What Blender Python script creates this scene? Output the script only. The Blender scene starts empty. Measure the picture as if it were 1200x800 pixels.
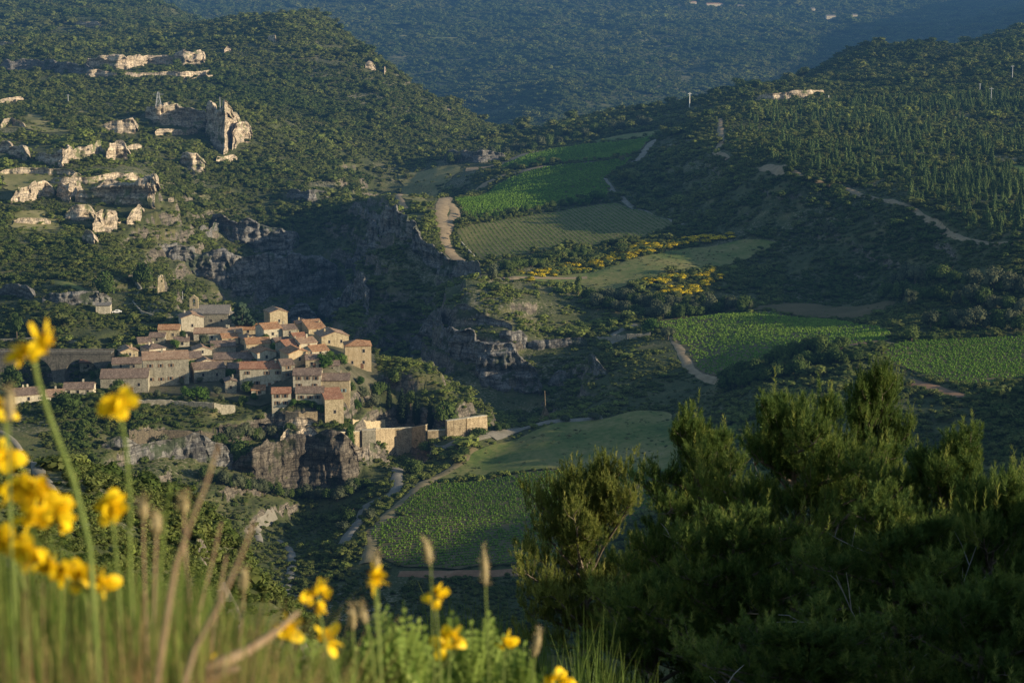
import bpy, bmesh, math, random
import numpy as np
from mathutils import Vector, Matrix
random.seed(7); rng = np.random.default_rng(7)
SC = bpy.context.scene; COL = SC.collection
F = 2333.0; PITCH = math.radians(10.2); CP, SP = math.cos(PITCH), math.sin(PITCH); ZC = 200.0
R = math.radians
# ------------------------------------------------------------------ helpers
def at(px, py, Y):
    """world point at forward distance Y seen at photo pixel px,py (1200x800)"""
    a = (px-600)/F; b = (400-py)/F
    t = Y/(CP+b*SP)
    return (a*t, Y, ZC+t*(-SP+b*CP))
def topx(x, y, z):
    z = z-ZC
    f = y*CP-z*SP; u = y*SP+z*CP
    return 600+F*x/f, 400-F*u/f
def hsh(ix, iy, iz=0, seed=0):
    h = (ix.astype(np.int64)*374761393 + iy.astype(np.int64)*668265263 + (iz.astype(np.int64) if hasattr(iz,'astype') else iz)*2147483647 + seed*974711) & 0xffffffff
    h = ((h ^ (h >> 13))*1274126177) & 0xffffffff
    h = ((h ^ (h >> 15))*2246822519) & 0xffffffff
    return ((h ^ (h >> 16)) & 0xffffff)/float(0xffffff)
def vn2(x, y, seed=0):
    x = np.asarray(x, float); y = np.asarray(y, float)
    ix = np.floor(x); iy = np.floor(y); fx = x-ix; fy = y-iy
    fx = fx*fx*(3-2*fx); fy = fy*fy*(3-2*fy); ix = ix.astype(np.int64); iy = iy.astype(np.int64)
    a = hsh(ix, iy, 0, seed); b = hsh(ix+1, iy, 0, seed); c = hsh(ix, iy+1, 0, seed); d = hsh(ix+1, iy+1, 0, seed)
    return (a*(1-fx)+b*fx)*(1-fy)+(c*(1-fx)+d*fx)*fy
def fbm2(x, y, o=4, seed=0):
    s = 0; a = 1; n = 0
    for k in range(o):
        s = s+a*(vn2(x*2**k, y*2**k, seed+k)-.5); n += a; a *= .5
    return s/n*2
def vn3(x, y, z, seed=0):
    ix = np.floor(x).astype(np.int64); iy = np.floor(y).astype(np.int64); iz = np.floor(z).astype(np.int64)
    fx = x-ix; fy = y-iy; fz = z-iz
    fx = fx*fx*(3-2*fx); fy = fy*fy*(3-2*fy); fz = fz*fz*(3-2*fz); r = 0
    for i in (0, 1):
        for j in (0, 1):
            for k in (0, 1):
                w = (fx if i else 1-fx)*(fy if j else 1-fy)*(fz if k else 1-fz)
                r = r+w*hsh(ix+i, iy+j, iz+k, seed)
    return r
def fbm3(x, y, z, o=4, seed=0):
    s = 0; a = 1; n = 0
    for k in range(o):
        s = s+a*(vn3(x*2**k, y*2**k, z*2**k, seed+k)-.5); n += a; a *= .55
    return s/n*2
def npmesh(name, V, Q, mats=(), smooth=False, mi=None):
    """V (n,3), Q (m,3|4) numpy -> mesh"""
    V = np.asarray(V, np.float32); Q = np.asarray(Q, np.int32)
    me = bpy.data.meshes.new(name); k = Q.shape[1] if len(Q) else 4
    me.vertices.add(len(V)); me.vertices.foreach_set('co', V.ravel())
    me.loops.add(Q.size); me.loops.foreach_set('vertex_index', Q.ravel())
    me.polygons.add(len(Q)); me.polygons.foreach_set('loop_start', np.arange(0, Q.size, k, dtype=np.int32))
    try: me.polygons.foreach_set('loop_total', np.full(len(Q), k, np.int32))
    except Exception: pass
    if smooth: me.polygons.foreach_set('use_smooth', np.ones(len(Q), bool))
    for m in mats: me.materials.append(m)
    if mi is not None: me.polygons.foreach_set('material_index', np.asarray(mi, np.int32))
    me.update(calc_edges=True)
    return me
class MB:
    """collects simple shapes into one mesh"""
    def __init__(s): s.v = []; s.f = []; s.m = []
    def add(s, vs, fs, mi=0):
        o = len(s.v); s.v += [tuple(v) for v in vs]; s.f += [tuple(i+o for i in f) for f in fs]; s.m += [mi]*len(fs)
    def box(s, x0, x1, y0, y1, z0, z1, mi=0):
        s.add([(x0,y0,z0),(x1,y0,z0),(x1,y1,z0),(x0,y1,z0),(x0,y0,z1),(x1,y0,z1),(x1,y1,z1),(x0,y1,z1)],
              [(0,3,2,1),(4,5,6,7),(0,1,5,4),(1,2,6,5),(2,3,7,6),(3,0,4,7)], mi)
    def tube(s, pts, rad, n=6, mi=0, cap=True):
        pts = [Vector(p) for p in pts]; rad = rad if hasattr(rad, '__len__') else [rad]*len(pts)
        o = len(s.v); up = Vector((0.13, 0.31, 0.94))
        for i, p in enumerate(pts):
            d = (pts[min(i+1, len(pts)-1)]-pts[max(i-1, 0)]).normalized()
            a = d.cross(up); a = a.normalized() if a.length > .05 else d.cross(Vector((1,0,0))).normalized(); b = d.cross(a)
            for k in range(n):
                t = 2*math.pi*k/n; s.v.append(tuple(p+(a*math.cos(t)+b*math.sin(t))*rad[i]))
        for i in range(len(pts)-1):
            for k in range(n):
                s.f.append((o+i*n+k, o+i*n+(k+1)%n, o+(i+1)*n+(k+1)%n, o+(i+1)*n+k)); s.m.append(mi)
        if cap:
            s.f.append(tuple(o+k for k in range(n))); s.m.append(mi)
            s.f.append(tuple(o+(len(pts)-1)*n+k for k in reversed(range(n)))); s.m.append(mi)
    def mesh(s, name, mats, smooth=False):
        me = bpy.data.meshes.new(name); me.from_pydata(s.v, [], s.f)
        for m in (mats if isinstance(mats, (list, tuple)) else [mats]): me.materials.append(m)
        me.polygons.foreach_set('material_index', s.m)
        if smooth: me.polygons.foreach_set('use_smooth', [True]*len(s.f))
        me.update(); return me
    def build(s, name, mats, parent=None, smooth=False): return link(name, s.mesh(name, mats, smooth), parent)
def link(name, me, parent=None, loc=None):
    o = bpy.data.objects.new(name, me); COL.objects.link(o)
    if parent: o.parent = parent
    if loc is not None: o.location = loc
    return o
def tag(o, label, cat, group=None, kind=None):
    o['label'] = label; o['category'] = cat
    if group: o['group'] = group
    if kind: o['kind'] = kind
    return o
def thing(name, label, cat, loc=(0,0,0), rz=0, group=None):
    o = bpy.data.objects.new(name, None); COL.objects.link(o); o.location = loc; o.rotation_euler = (0,0,rz)
    o.empty_display_size = .2
    return tag(o, label, cat, group)
def struct(o): o['kind'] = 'structure'; return o
def copy_tree(o, parent=None):
    c = o.copy(); COL.objects.link(c)
    if parent: c.parent = parent
    for ch in [x for x in o.children]: copy_tree(ch, c)
    return c
# ------------------------------------------------------------------ materials
def newmat(name):
    m = bpy.data.materials.new(name); m.use_nodes = True; nt = m.node_tree; nt.nodes.clear()
    return m, nt
def N(nt, t, **kw):
    n = nt.nodes.new(t)
    for k, v in kw.items():
        if k in n.inputs: n.inputs[k].default_value = v
        else: setattr(n, k, v)
    return n
def L(nt, a, b): nt.links.new(a, b)
def ramp(nt, fac, stops, interp='LINEAR'):
    r = nt.nodes.new('ShaderNodeValToRGB'); r.color_ramp.interpolation = interp
    e = r.color_ramp.elements
    while len(e) < len(stops): e.new(.5)
    for i, (p, c) in enumerate(stops): e[i].position = p; e[i].color = (*c, 1) if len(c) == 3 else c
    L(nt, fac, r.inputs[0]); return r.outputs[0]
def mixc(nt, fac, a, b, mode='MIX'):
    m = nt.nodes.new('ShaderNodeMix'); m.data_type = 'RGBA'; m.blend_type = mode
    for s, v in ((0, fac), (6, a), (7, b)):
        if hasattr(v, 'links'): L(nt, v, m.inputs[s])
        else: m.inputs[s].default_value = v if s == 0 else (*v, 1)
    return m.outputs[2]
def noise(nt, vec, scale, detail=4, rough=.55, dist=0):
    n = nt.nodes.new('ShaderNodeTexNoise'); n.inputs['Scale'].default_value = scale; n.inputs['Detail'].default_value = detail
    n.inputs['Roughness'].default_value = rough; n.inputs['Distortion'].default_value = dist
    if vec is not None: L(nt, vec, n.inputs['Vector'])
    return n.outputs[0]
def mapping(nt, vec, scale=(1,1,1), rot=(0,0,0)):
    m = nt.nodes.new('ShaderNodeMapping'); m.inputs['Scale'].default_value = scale; m.inputs['Rotation'].default_value = rot
    L(nt, vec, m.inputs['Vector']); return m.outputs[0]
def math_(nt, op, a, b=None, clamp=False):
    m = nt.nodes.new('ShaderNodeMath'); m.operation = op; m.use_clamp = clamp
    for i, v in enumerate((a, b)):
        if v is None: continue
        if hasattr(v, 'links'): L(nt, v, m.inputs[i])
        else: m.inputs[i].default_value = v
    return m.outputs[0]
def out_principled(m, nt, col, rough=.9, bump=None, bstr=.5, bdist=.1, spec=.2, trans=None, metal=0):
    p = nt.nodes.new('ShaderNodeBsdfPrincipled'); o = nt.nodes.new('ShaderNodeOutputMaterial')
    if hasattr(col, 'links'): L(nt, col, p.inputs['Base Color'])
    else: p.inputs['Base Color'].default_value = (*col, 1)
    p.inputs['Roughness'].default_value = rough; p.inputs['Specular IOR Level'].default_value = spec; p.inputs['Metallic'].default_value = metal
    if bump is not None:
        b = nt.nodes.new('ShaderNodeBump'); b.inputs['Strength'].default_value = bstr; b.inputs['Distance'].default_value = bdist
        L(nt, bump, b.inputs['Height']); L(nt, b.outputs[0], p.inputs['Normal'])
    sh = p.outputs[0]
    if trans:
        t = nt.nodes.new('ShaderNodeBsdfTranslucent'); mx = nt.nodes.new('ShaderNodeMixShader'); mx.inputs[0].default_value = trans
        if hasattr(col, 'links'): L(nt, col, t.inputs[0])
        else: t.inputs[0].default_value = (*col, 1)
        L(nt, sh, mx.inputs[1]); L(nt, t.outputs[0], mx.inputs[2]); sh = mx.outputs[0]
    L(nt, sh, o.inputs['Surface'])
    return m
def pos(nt): return nt.nodes.new('ShaderNodeNewGeometry').outputs['Position']
def objc(nt): return nt.nodes.new('ShaderNodeTexCoord').outputs['Object']
def simple(name, c1, c2, scale=2, rough=.9, bstr=.3, bdist=.02, trans=None, spec=.2, detail=5):
    m, nt = newmat(name); v = objc(nt); n = noise(nt, v, scale, detail)
    return out_principled(m, nt, ramp(nt, n, [(.3, c1), (.7, c2)]), rough, n, bstr, bdist, spec, trans)
def foliage(name, cols, trans=.25, tint=False, scale=None, rnd=True):
    """cols: dark..light list; varied by per-instance random (or tint attribute) and small noise"""
    m, nt = newmat(name)
    if tint:
        a = N(nt, 'ShaderNodeAttribute', attribute_type='INSTANCER', attribute_name='tint'); f = a.outputs['Fac']
    else: f = nt.nodes.new('ShaderNodeObjectInfo').outputs['Random']
    v = objc(nt); n = noise(nt, v, scale or 1.2, 2)
    f2 = math_(nt, 'ADD', math_(nt, 'MULTIPLY', f, .6 if rnd else .01), math_(nt, 'MULTIPLY', math_(nt, 'SUBTRACT', n, .3), .9 if rnd else 1.3))
    k = len(cols); c = ramp(nt, f2, [(i/(k-1) if k > 1 else 0, cols[i]) for i in range(k)])
    return out_principled(m, nt, c, .75, spec=.08, trans=trans)
# ------------------------------------------------------------------ terrain
VIS = """0 0 3000;200 5 3000;380 28 2300;440 60 2100;500 110 1950;560 145 1850;585 155 1820;300 60 1900;200 50 2000;100 30 2300;0 50 2000;
0 100 1650;150 100 1650;240 110 1600;350 110 1700;450 130 1700;520 165 1600;0 170 1300;100 150 1380;170 130 1450;290 140 1480;290 180 1400;220 180 1330;
400 190 1450;300 205 1300;380 205 1380;0 220 1120;100 200 1180;150 230 1100;190 240 1080;60 270 1000;120 290 960;150 310 920;0 300 930;0 340 880;100 350 860;
170 340 880;160 365 850;190 345 870;60 400 810;200 220 1180;300 215 1280;400 215 1350;250 280 1130;350 270 1200;200 300 1050;200 340 970;300 330 1080;400 320 1130;
440 235 1180;480 290 1030;430 300 1060;450 330 1000;430 380 950;520 350 920;600 340 930;600 390 880;520 400 890;480 440 870;600 410 870;610 455 850;700 398 880;
700 428 845;760 420 830;800 456 785;540 470 830;250 380 860;330 385 850;400 400 820;435 430 780;130 430 770;200 420 790;300 430 775;150 460 735;
280 465 730;350 475 722;400 470 728;480 460 760;520 480 750;560 485 755;350 565 700;410 570 695;440 530 725;500 520 740;250 500 700;150 500 690;200 545 670;
280 560 680;60 480 690;60 457 742;250 600 640;300 700 560;330 660 610;300 600 660;400 620 650;440 600 660;465 550 710;480 520 745;430 640 620;620 660 590;
520 600 650;600 560 690;785 489 750;650 500 750;560 505 745;640 491 765;600 500 765;680 489 762;720 487 757;750 485 753;700 520 725;800 540 690;832 480 735;900 440 750;860 440 780;1000 405 770;1180 500 650;1150 460 690;
820 400 850;800 370 900;900 370 885;1050 355 890;1200 390 790;1200 340 850;1000 332 950;1100 300 920;1200 295 880;1120 275 930;1050 245 1000;940 210 1080;850 185 1200;840 140 1400;
700 230 1220;780 270 1080;900 285 1030;760 160 1500;620 200 1380;530 235 1250;540 290 1050;640 310 1000;700 345 940;780 330 950;800 220 1180;850 260 1080;950 280 1020;1000 270 1000;
900 150 1350;1000 200 1120;1100 230 1020;1200 250 960;1200 150 1350;1000 130 1450;1200 80 1700;1200 40 2100;1200 25 2300;1000 60 2000;1000 90 1750;850 105 1700;800 125 1650;700 135 1750;
600 165 1600;560 175 1550;520 185 1480;400 30 4200;600 0 4800;500 60 3800;700 100 3000;600 140 2600;1000 20 4500;900 60 3600;1200 5 4800;
0 505 330;100 535 330;180 565 340;235 600 350;50 570 300;50 650 250;150 650 270"""
HID = """-420 1.2 -1.6;1600 1.2 -1.8;2100 1.2 -1.7;2100 3 -2.6;1600 3 -2.6;-420 3 -2.1;2100 8 -4.2;1600 8 -4.4;-420 8 -4.2;2100 20 -4;1600 20 -9.0;2100 30 -5.5;2100 45 -7;-420 20 -10;2100 60 -13;1600 60 -17;-420 60 -28;2100 200 -70;1700 200 -76;-420 200 -50;600 1 -1.7;2100 1 -1.7;600 1.2 -1.7;0 1.2 -1.6;1200 1.2 -1.8;600 3 -2.3;0 3 -1.9;1200 3 -2.6;600 6 -3.6;0 6 -3.2;1200 6 -3.8;600 15 -7.2;0 15 -8;1200 15 -7.4;600 30 -12.6;0 30 -16;1200 30 -12.8;
600 60 -20.8;0 60 -32;1200 60 -22;300 60 -28;600 100 -38;300 100 -44;1200 100 -36;600 200 -85;300 200 -92;1200 200 -80;600 400 -160;300 400 -168;900 400 -150;1200 400 -130;
600 520 -180;300 500 -181;900 600 -165;1100 600 -155;1300 600 -140;0 150 -50;0 450 -120;100 450 -148;200 430 -162;0 600 -156;-200 300 -60;-200 700 -140;
640 820 -180;450 1350 -166;230 960 -166;300 1000 -175;400 1030 -177;460 960 -178;480 900 -179;350 920 -173;300 900 -168;230 890 -152;50 775 -164;
1400 1000 -98;1400 1500 -78;1400 700 -136;1400 2200 -25;1700 1500 -60;1700 800 -112;1000 2700 -220;850 2300 -220;700 2300 -240;560 2150 -235;1200 2900 -200;
400 3000 -190;500 2600 -225;300 3200 -120;200 4200 -60;0 4500 -20;-250 3000 -10;-250 1500 -70;-250 1000 -100;200 6800 40;600 6800 60;1200 6800 80;900 6800 60;1500 3800 120;1500 4800 160;1800 3200 150;2000 4800 220;1900 2650 110;2050 3600 200;1800 2100 0;2000 1500 -40"""  # unseen rises off to the right are shaped to cast shade
cp = []
for t in VIS.replace('\n', '').split(';'):
    a, b, c = map(float, t.split()); p = at(a, b, c); cp.append((p[0]/p[1]*F+600, c, p[2]-ZC))
for t in HID.replace('\n', '').split(';'):
    a, b, c = map(float, t.split()); cp.append((a, b, c))
cp = np.array(cp)
KA, KB = 1/600., 1.75
def rbfA(u, ly): return u*KA, ly*KB
cu, cv = rbfA(cp[:, 0], np.log(cp[:, 1])); C2 = .05**2
DM = np.sqrt((cu[:, None]-cu)**2+(cv[:, None]-cv)**2+C2)
W = np.linalg.solve(np.block([[DM, np.ones((len(cu), 1))], [np.ones((1, len(cu))), np.zeros((1, 1))]]), np.append(cp[:, 2], 0))
# grid (u in photo-pixel slope units, v = ln Y)
ug = np.concatenate([np.arange(-420, -30, 12), np.arange(-30, 1230, 2.0), np.arange(1230, 2100, 14)])
vg = np.concatenate([np.linspace(math.log(1.0), math.log(100), 70)[:-1], np.linspace(math.log(100), math.log(250), 130)[:-1], np.linspace(math.log(250), math.log(3000), 950)[:-1], np.linspace(math.log(3000), math.log(6800), 130)])
uc = np.linspace(ug[0], ug[-1], 330); vc = np.linspace(vg[0], vg[-1], 480)
def rbf(u, v):
    a, b = rbfA(u, v); s = np.full(a.shape, W[-1])
    for i in range(len(cu)): s += W[i]*np.sqrt((a-cu[i])**2+(b-cv[i])**2+C2)
    return s
Zc = rbf(*np.meshgrid(uc, vc))
def bil(G, U, V, u, v):
    iu = np.clip(np.searchsorted(U, u, 'right')-1, 0, len(U)-2); iv = np.clip(np.searchsorted(V, v, 'right')-1, 0, len(V)-2)
    fu = np.clip((u-U[iu])/(U[iu+1]-U[iu]), 0, 1); fv = np.clip((v-V[iv])/(V[iv+1]-V[iv]), 0, 1)
    return (G[iv, iu]*(1-fu)+G[iv, iu+1]*fu)*(1-fv)+(G[iv+1, iu]*(1-fu)+G[iv+1, iu+1]*fu)*fv
UU, VV = np.meshgrid(ug, vg)
# smoother (Catmull-ish) upsample: bilinear on a 2x blurred coarse grid is enough at this density
Z = bil(Zc, uc, vc, UU, VV)
YY = np.exp(VV); XX = (UU-600)/F*YY
def pip(px, py, poly):
    px = np.asarray(px, float); py = np.asarray(py, float); ins = np.zeros(px.shape, bool); n = len(poly)
    for i in range(n):
        x0, y0 = poly[i]; x1, y1 = poly[(i+1) % n]
        if y0 == y1: continue
        c = ((y0 > py) != (y1 > py)) & (px < (x1-x0)*(py-y0)/(y1-y0)+x0); ins ^= c
    return ins
FIELDS = {
 'upper_vineyard': [(581,197),(619,182),(657,174),(687,170),(771,159),(748,181),(714,187),(650,191),(616,198)],
 'plateau_vineyard': [(530,235),(582,216),(619,201),(650,194),(714,189),(746,183),(724,201),(706,209),(717,228),(697,235),(636,243),(589,253),(545,257)],
 'young_vineyard': [(535,268),(589,258),(670,245),(721,238),(765,252),(793,263),(754,279),(704,287),(653,292),(603,299),(569,306),(549,292),(535,279)],
 'hay_field': [(596,322),(687,321),(738,305),(800,292),(868,279),(918,285),(884,299),(834,316),(800,319),(740,335),(700,345),(684,331),(600,327)],
 'hilltop_meadow': [(667,171),(720,160),(788,150),(786,155),(768,159),(700,168)],
 'bright_vineyard': [(765,377),(780,390),(805,415),(820,435),(842,441),(880,440),(930,422),(980,408),(1040,402),(1045,387),(980,375),(930,372),(880,367),(842,367),(792,374)],
 'ploughed_field': [(870,365),(930,355),(1050,353),(1042,366),(980,372),(930,370)],
 'right_vineyard': [(1035,408),(1060,400),(1210,394),(1230,440),(1140,455),(1080,440),(1035,425)],
 'lower_vineyard': [(430,620),(455,604),(620,612),(700,617),(700,664),(616,664),(535,665),(468,665),(437,646)],
 'middle_vineyard': [(461,598),(501,567),(630,552),(740,550),(790,560),(770,610),(700,616),(620,613),(457,604)],
 'grass_slope': [(505,564),(560,527),(640,499),(785,482),(800,500),(795,552),(630,550)],
 'lawn': [(1184,194),(1225,197),(1225,214),(1196,212)],
}
FR = {k: (500, 2000) for k in FIELDS}
PX, PY = topx(XX, YY, Z+ZC)
flat = np.zeros(XX.shape)
for k, poly in FIELDS.items(): flat = np.maximum(flat, pip(PX, PY, poly)*((YY > 500) & (YY < 1900)))
VPOLY = [(95,440),(120,405),(180,370),(240,355),(300,355),(360,370),(410,395),(445,420),(445,445),(410,470),(405,485),(280,475),(170,465),(100,478),(10,490),(5,455)]
flat = np.maximum(flat, pip(PX, PY, [(540,510),(600,492),(640,480),(800,466),(830,500),(800,570),(640,560),(500,600),(430,640)])*((YY > 600) & (YY < 800)))
flat = np.maximum(flat, pip(PX, PY, VPOLY)*((YY > 640) & (YY < 900)))
def blur(a, n):
    for _ in range(n):
        a = (a+np.roll(a, 1, 0)+np.roll(a, -1, 0)+np.roll(a, 1, 1)+np.roll(a, -1, 1))/5
    return a
flat = blur(flat, 5)
def slope_of(Z):
    du = np.gradient(Z, axis=1)/(np.gradient(UU, axis=1)/F*YY); dv = np.gradient(Z, axis=0)/np.gradient(YY, axis=0)
    # x = (u-600)/F*Y : correct the v-derivative for moving sideways
    dv = dv-du*(UU-600)/F
    return np.sqrt(du*du+dv*dv)
S0 = blur(slope_of(Z), 3)
far = np.clip((YY-150)/250, 0, 1)
# broad relief, gullies and hummocks
rel = fbm2(XX/90, YY/90, 4, 11)*6.0+fbm2(XX/24, YY/24, 3, 21)*1.6
gul = -np.abs(fbm2(XX/150+3, YY/260, 3, 31))*16*np.clip((YY-1500)/800, 0, 1)*1.4
near = np.clip(YY/200, .0, 1)
Z = Z+(rel*(.35+.9*np.clip(S0*2.2, 0, 1))*near+gul)*(1-flat)*np.where(YY < 60, .15, 1)
# limestone steps where it is steep
st = np.clip((blur(slope_of(Z), 2)-.33)*3, 0, 1)*far*(1-flat)*np.clip((2200-YY)/500, 0, 1)
st *= 1-.75*np.clip((UU-620)/150, 0, 1)
H = 9.0; q = (Z+fbm2(XX/60, YY/60, 3, 41)*9)/H; fr = q-np.floor(q); sm = np.clip((fr-.5)/.32+.5, 0, 1); sm = sm*sm*(3-2*sm)
Z = Z+st*(sm-fr)*H*.9*np.clip(.4+1.4*vn2(XX/45, YY/45, 51), 0, 1)
Z += fbm2(XX/5, YY/5, 3, 61)*(.25+.9*st)*np.clip(YY/300, 0, 1)*(1-flat)
st2 = np.clip((slope_of(Z)-.75)*2, 0, 1)*far*(1-flat)
wx = fbm2(XX/9, YY/9, 3, 63)*6
Z += (hsh(np.floor((XX+wx)/5.5), np.floor((YY+wx)/7.5), 0, 65)-.5)*3.0*st2+(hsh(np.floor((XX+wx)/2.6), np.floor((YY-wx)/3.1), 0, 66)-.5)*1.6*st2
Z += ZC
def zt(x, y):
    x = np.asarray(x, float); y = np.asarray(y, float)
    return bil(Z, ug, vg, x/y*F+600, np.log(y))
def hit(px, py, y0=120., y1=6700.):
    """first terrain point along the sight line of a photo pixel, beyond y0"""
    a = (px-600)/F; b = (400-py)/F; Ys = np.exp(np.linspace(math.log(y0), math.log(y1), 5000)); t = Ys/(CP+b*SP)
    zz = ZC+t*(-SP+b*CP); d = zz-zt(a*t, Ys); i = np.argmax(d < 0)
    if d[i] >= 0: i = len(Ys)-1
    if i == 0: i = 1
    w = d[i-1]/(d[i-1]-d[i]+1e-9); Yh = Ys[i-1]+(Ys[i]-Ys[i-1])*min(max(w, 0), 1); x = a*Yh/(CP+b*SP)
    return (x, Yh, float(zt(x, Yh)))
PX, PY = topx(XX, YY, Z)
# visibility from the lookout (running minimum of photo row along each column)
mn = np.minimum.accumulate(PY, axis=0); VISM = PY <= mn+14
SLOPE = slope_of(Z)
# ------------------------------------------------------------------ ground materials
def rockcol(nt, v, warm=1.0):
    n1 = noise(nt, mapping(nt, v, (.05,.05,.22)), 1, 6, .65, .6); n2 = noise(nt, v, .6, 5, .7)
    c = ramp(nt, n1, [(.25, (.10,.088,.07)), (.45, (.21,.18,.14)), (.6, (.34,.29,.23)), (.8, (.26,.24,.21))])
    vs = noise(nt, mapping(nt, v, (.5,.5,.035)), 1, 4, .6)
    c = mixc(nt, ramp(nt, vs, [(.45, (0,0,0)), (.62, (.75,.75,.75))]), c, (.10,.095,.09))
    return mixc(nt, ramp(nt, n2, [(.4, (0,0,0)), (.75, (.6,.6,.6))]), c, (.42,.36,.28)), math_(nt, 'ADD', n2, vs)
def rockcracks(nt, v, c):
    ly = noise(nt, mapping(nt, v, (.05,.05,.75)), 1, 5, .6, .5); a = ramp(nt, ly, [(.42, (0,0,0)), (.47, (.85,.85,.85)), (.52, (0,0,0)), (.60, (0,0,0)), (.63, (.6,.6,.6)), (.66, (0,0,0))])
    c = mixc(nt, a, c, (.05,.045,.038)); vo = nt.nodes.new('ShaderNodeTexVoronoi'); vo.feature = 'DISTANCE_TO_EDGE'; vo.inputs['Scale'].default_value = 1
    nn = nt.nodes.new('ShaderNodeTexNoise'); nn.inputs['Scale'].default_value = .3; L(nt, v, nn.inputs['Vector']); mv = mixc(nt, .25, mapping(nt, v, (.42,.42,.2)), nn.outputs[1], 'ADD'); L(nt, mv, vo.inputs['Vector'])
    c = mixc(nt, ramp(nt, vo.outputs[0], [(0, (.8,.8,.8)), (.07, (0,0,0))]), c, (.045,.04,.035))
    g = noise(nt, v, .11, 4, .6); return mixc(nt, ramp(nt, g, [(.56, (0,0,0)), (.62, (.8,.8,.8))]), c, (.05,.065,.025)), math_(nt, 'ADD', ly, vo.outputs[0])
def make_ground():
    m, nt = newmat('hillside_ground'); v = pos(nt)
    big = noise(nt, v, .012, 5, .6); med = noise(nt, v, .07, 5, .6); fine = noise(nt, v, .9, 4, .7)
    g = ramp(nt, med, [(.3, (.025,.038,.012)), (.52, (.052,.068,.022)), (.66, (.11,.105,.042)), (.84, (.20,.165,.08))])
    g = mixc(nt, ramp(nt, fine, [(.35, (0,0,0)), (.7, (.5,.5,.5))]), g, (.12,.11,.055))
    # pale stony clearings
    cl = ramp(nt, math_(nt, 'MULTIPLY', big, fine), [(.30, (0,0,0)), (.40, (.8,.8,.8))])
    g = mixc(nt, cl, g, (.30,.26,.19))
    rc, rb = rockcol(nt, v); rc, _b = rockcracks(nt, v, rc)
    geo = nt.nodes.new('ShaderNodeNewGeometry'); sx = nt.nodes.new('ShaderNodeSeparateXYZ'); L(nt, geo.outputs['Normal'], sx.inputs[0])
    rc = mixc(nt, 1, rc, (.62,.62,.60), 'MULTIPLY'); sl = math_(nt, 'ADD', sx.outputs[2], math_(nt, 'MULTIPLY', math_(nt, 'SUBTRACT', med, .5), .5))
    fac = ramp(nt, sl, [(.62, (1,1,1)), (.76, (0,0,0))])
    return out_principled(m, nt, mixc(nt, fac, g, rc), .95, rb, .6, .6, .1)
def make_rock(name='limestone', tint=None):
    m, nt = newmat(name); v = pos(nt); c, b = rockcol(nt, v); c, b2 = rockcracks(nt, v, c); b = math_(nt, 'ADD', b, b2)
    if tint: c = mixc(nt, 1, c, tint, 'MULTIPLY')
    return out_principled(m, nt, c, .95, b, .7, .7, .1)
def earth(name, cols, s1=.15, s2=1.5, rows=None, amt=.5, bump=.1):
    m, nt = newmat(name); v = pos(nt); a = noise(nt, v, s1, 5, .65); b = noise(nt, v, s2, 4, .7)
    k = len(cols); f = math_(nt, 'ADD', math_(nt, 'MULTIPLY', a, .65), math_(nt, 'MULTIPLY', b, .35))
    c = ramp(nt, f, [(.32+.36*i/(k-1), cols[i]) for i in range(k)])
    return out_principled(m, nt, c, .95, b, .5, bump, .1)
M_ground = make_ground(); M_rock = make_rock(); M_rockd = make_rock('shade_tinted_limestone', (.72,.80,.92))  # bluish tint puts shade into the colour of the cliffs
vn = np.arange(len(ug)*len(vg)).reshape(len(vg), len(ug))
Q = np.stack([vn[:-1, :-1], vn[:-1, 1:], vn[1:, 1:], vn[1:, :-1]], -1).reshape(-1, 4)
terr = struct(link('terrain', npmesh('terrain', np.stack([XX, YY, Z], -1).reshape(-1, 3), Q, [M_ground], smooth=True)))
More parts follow.
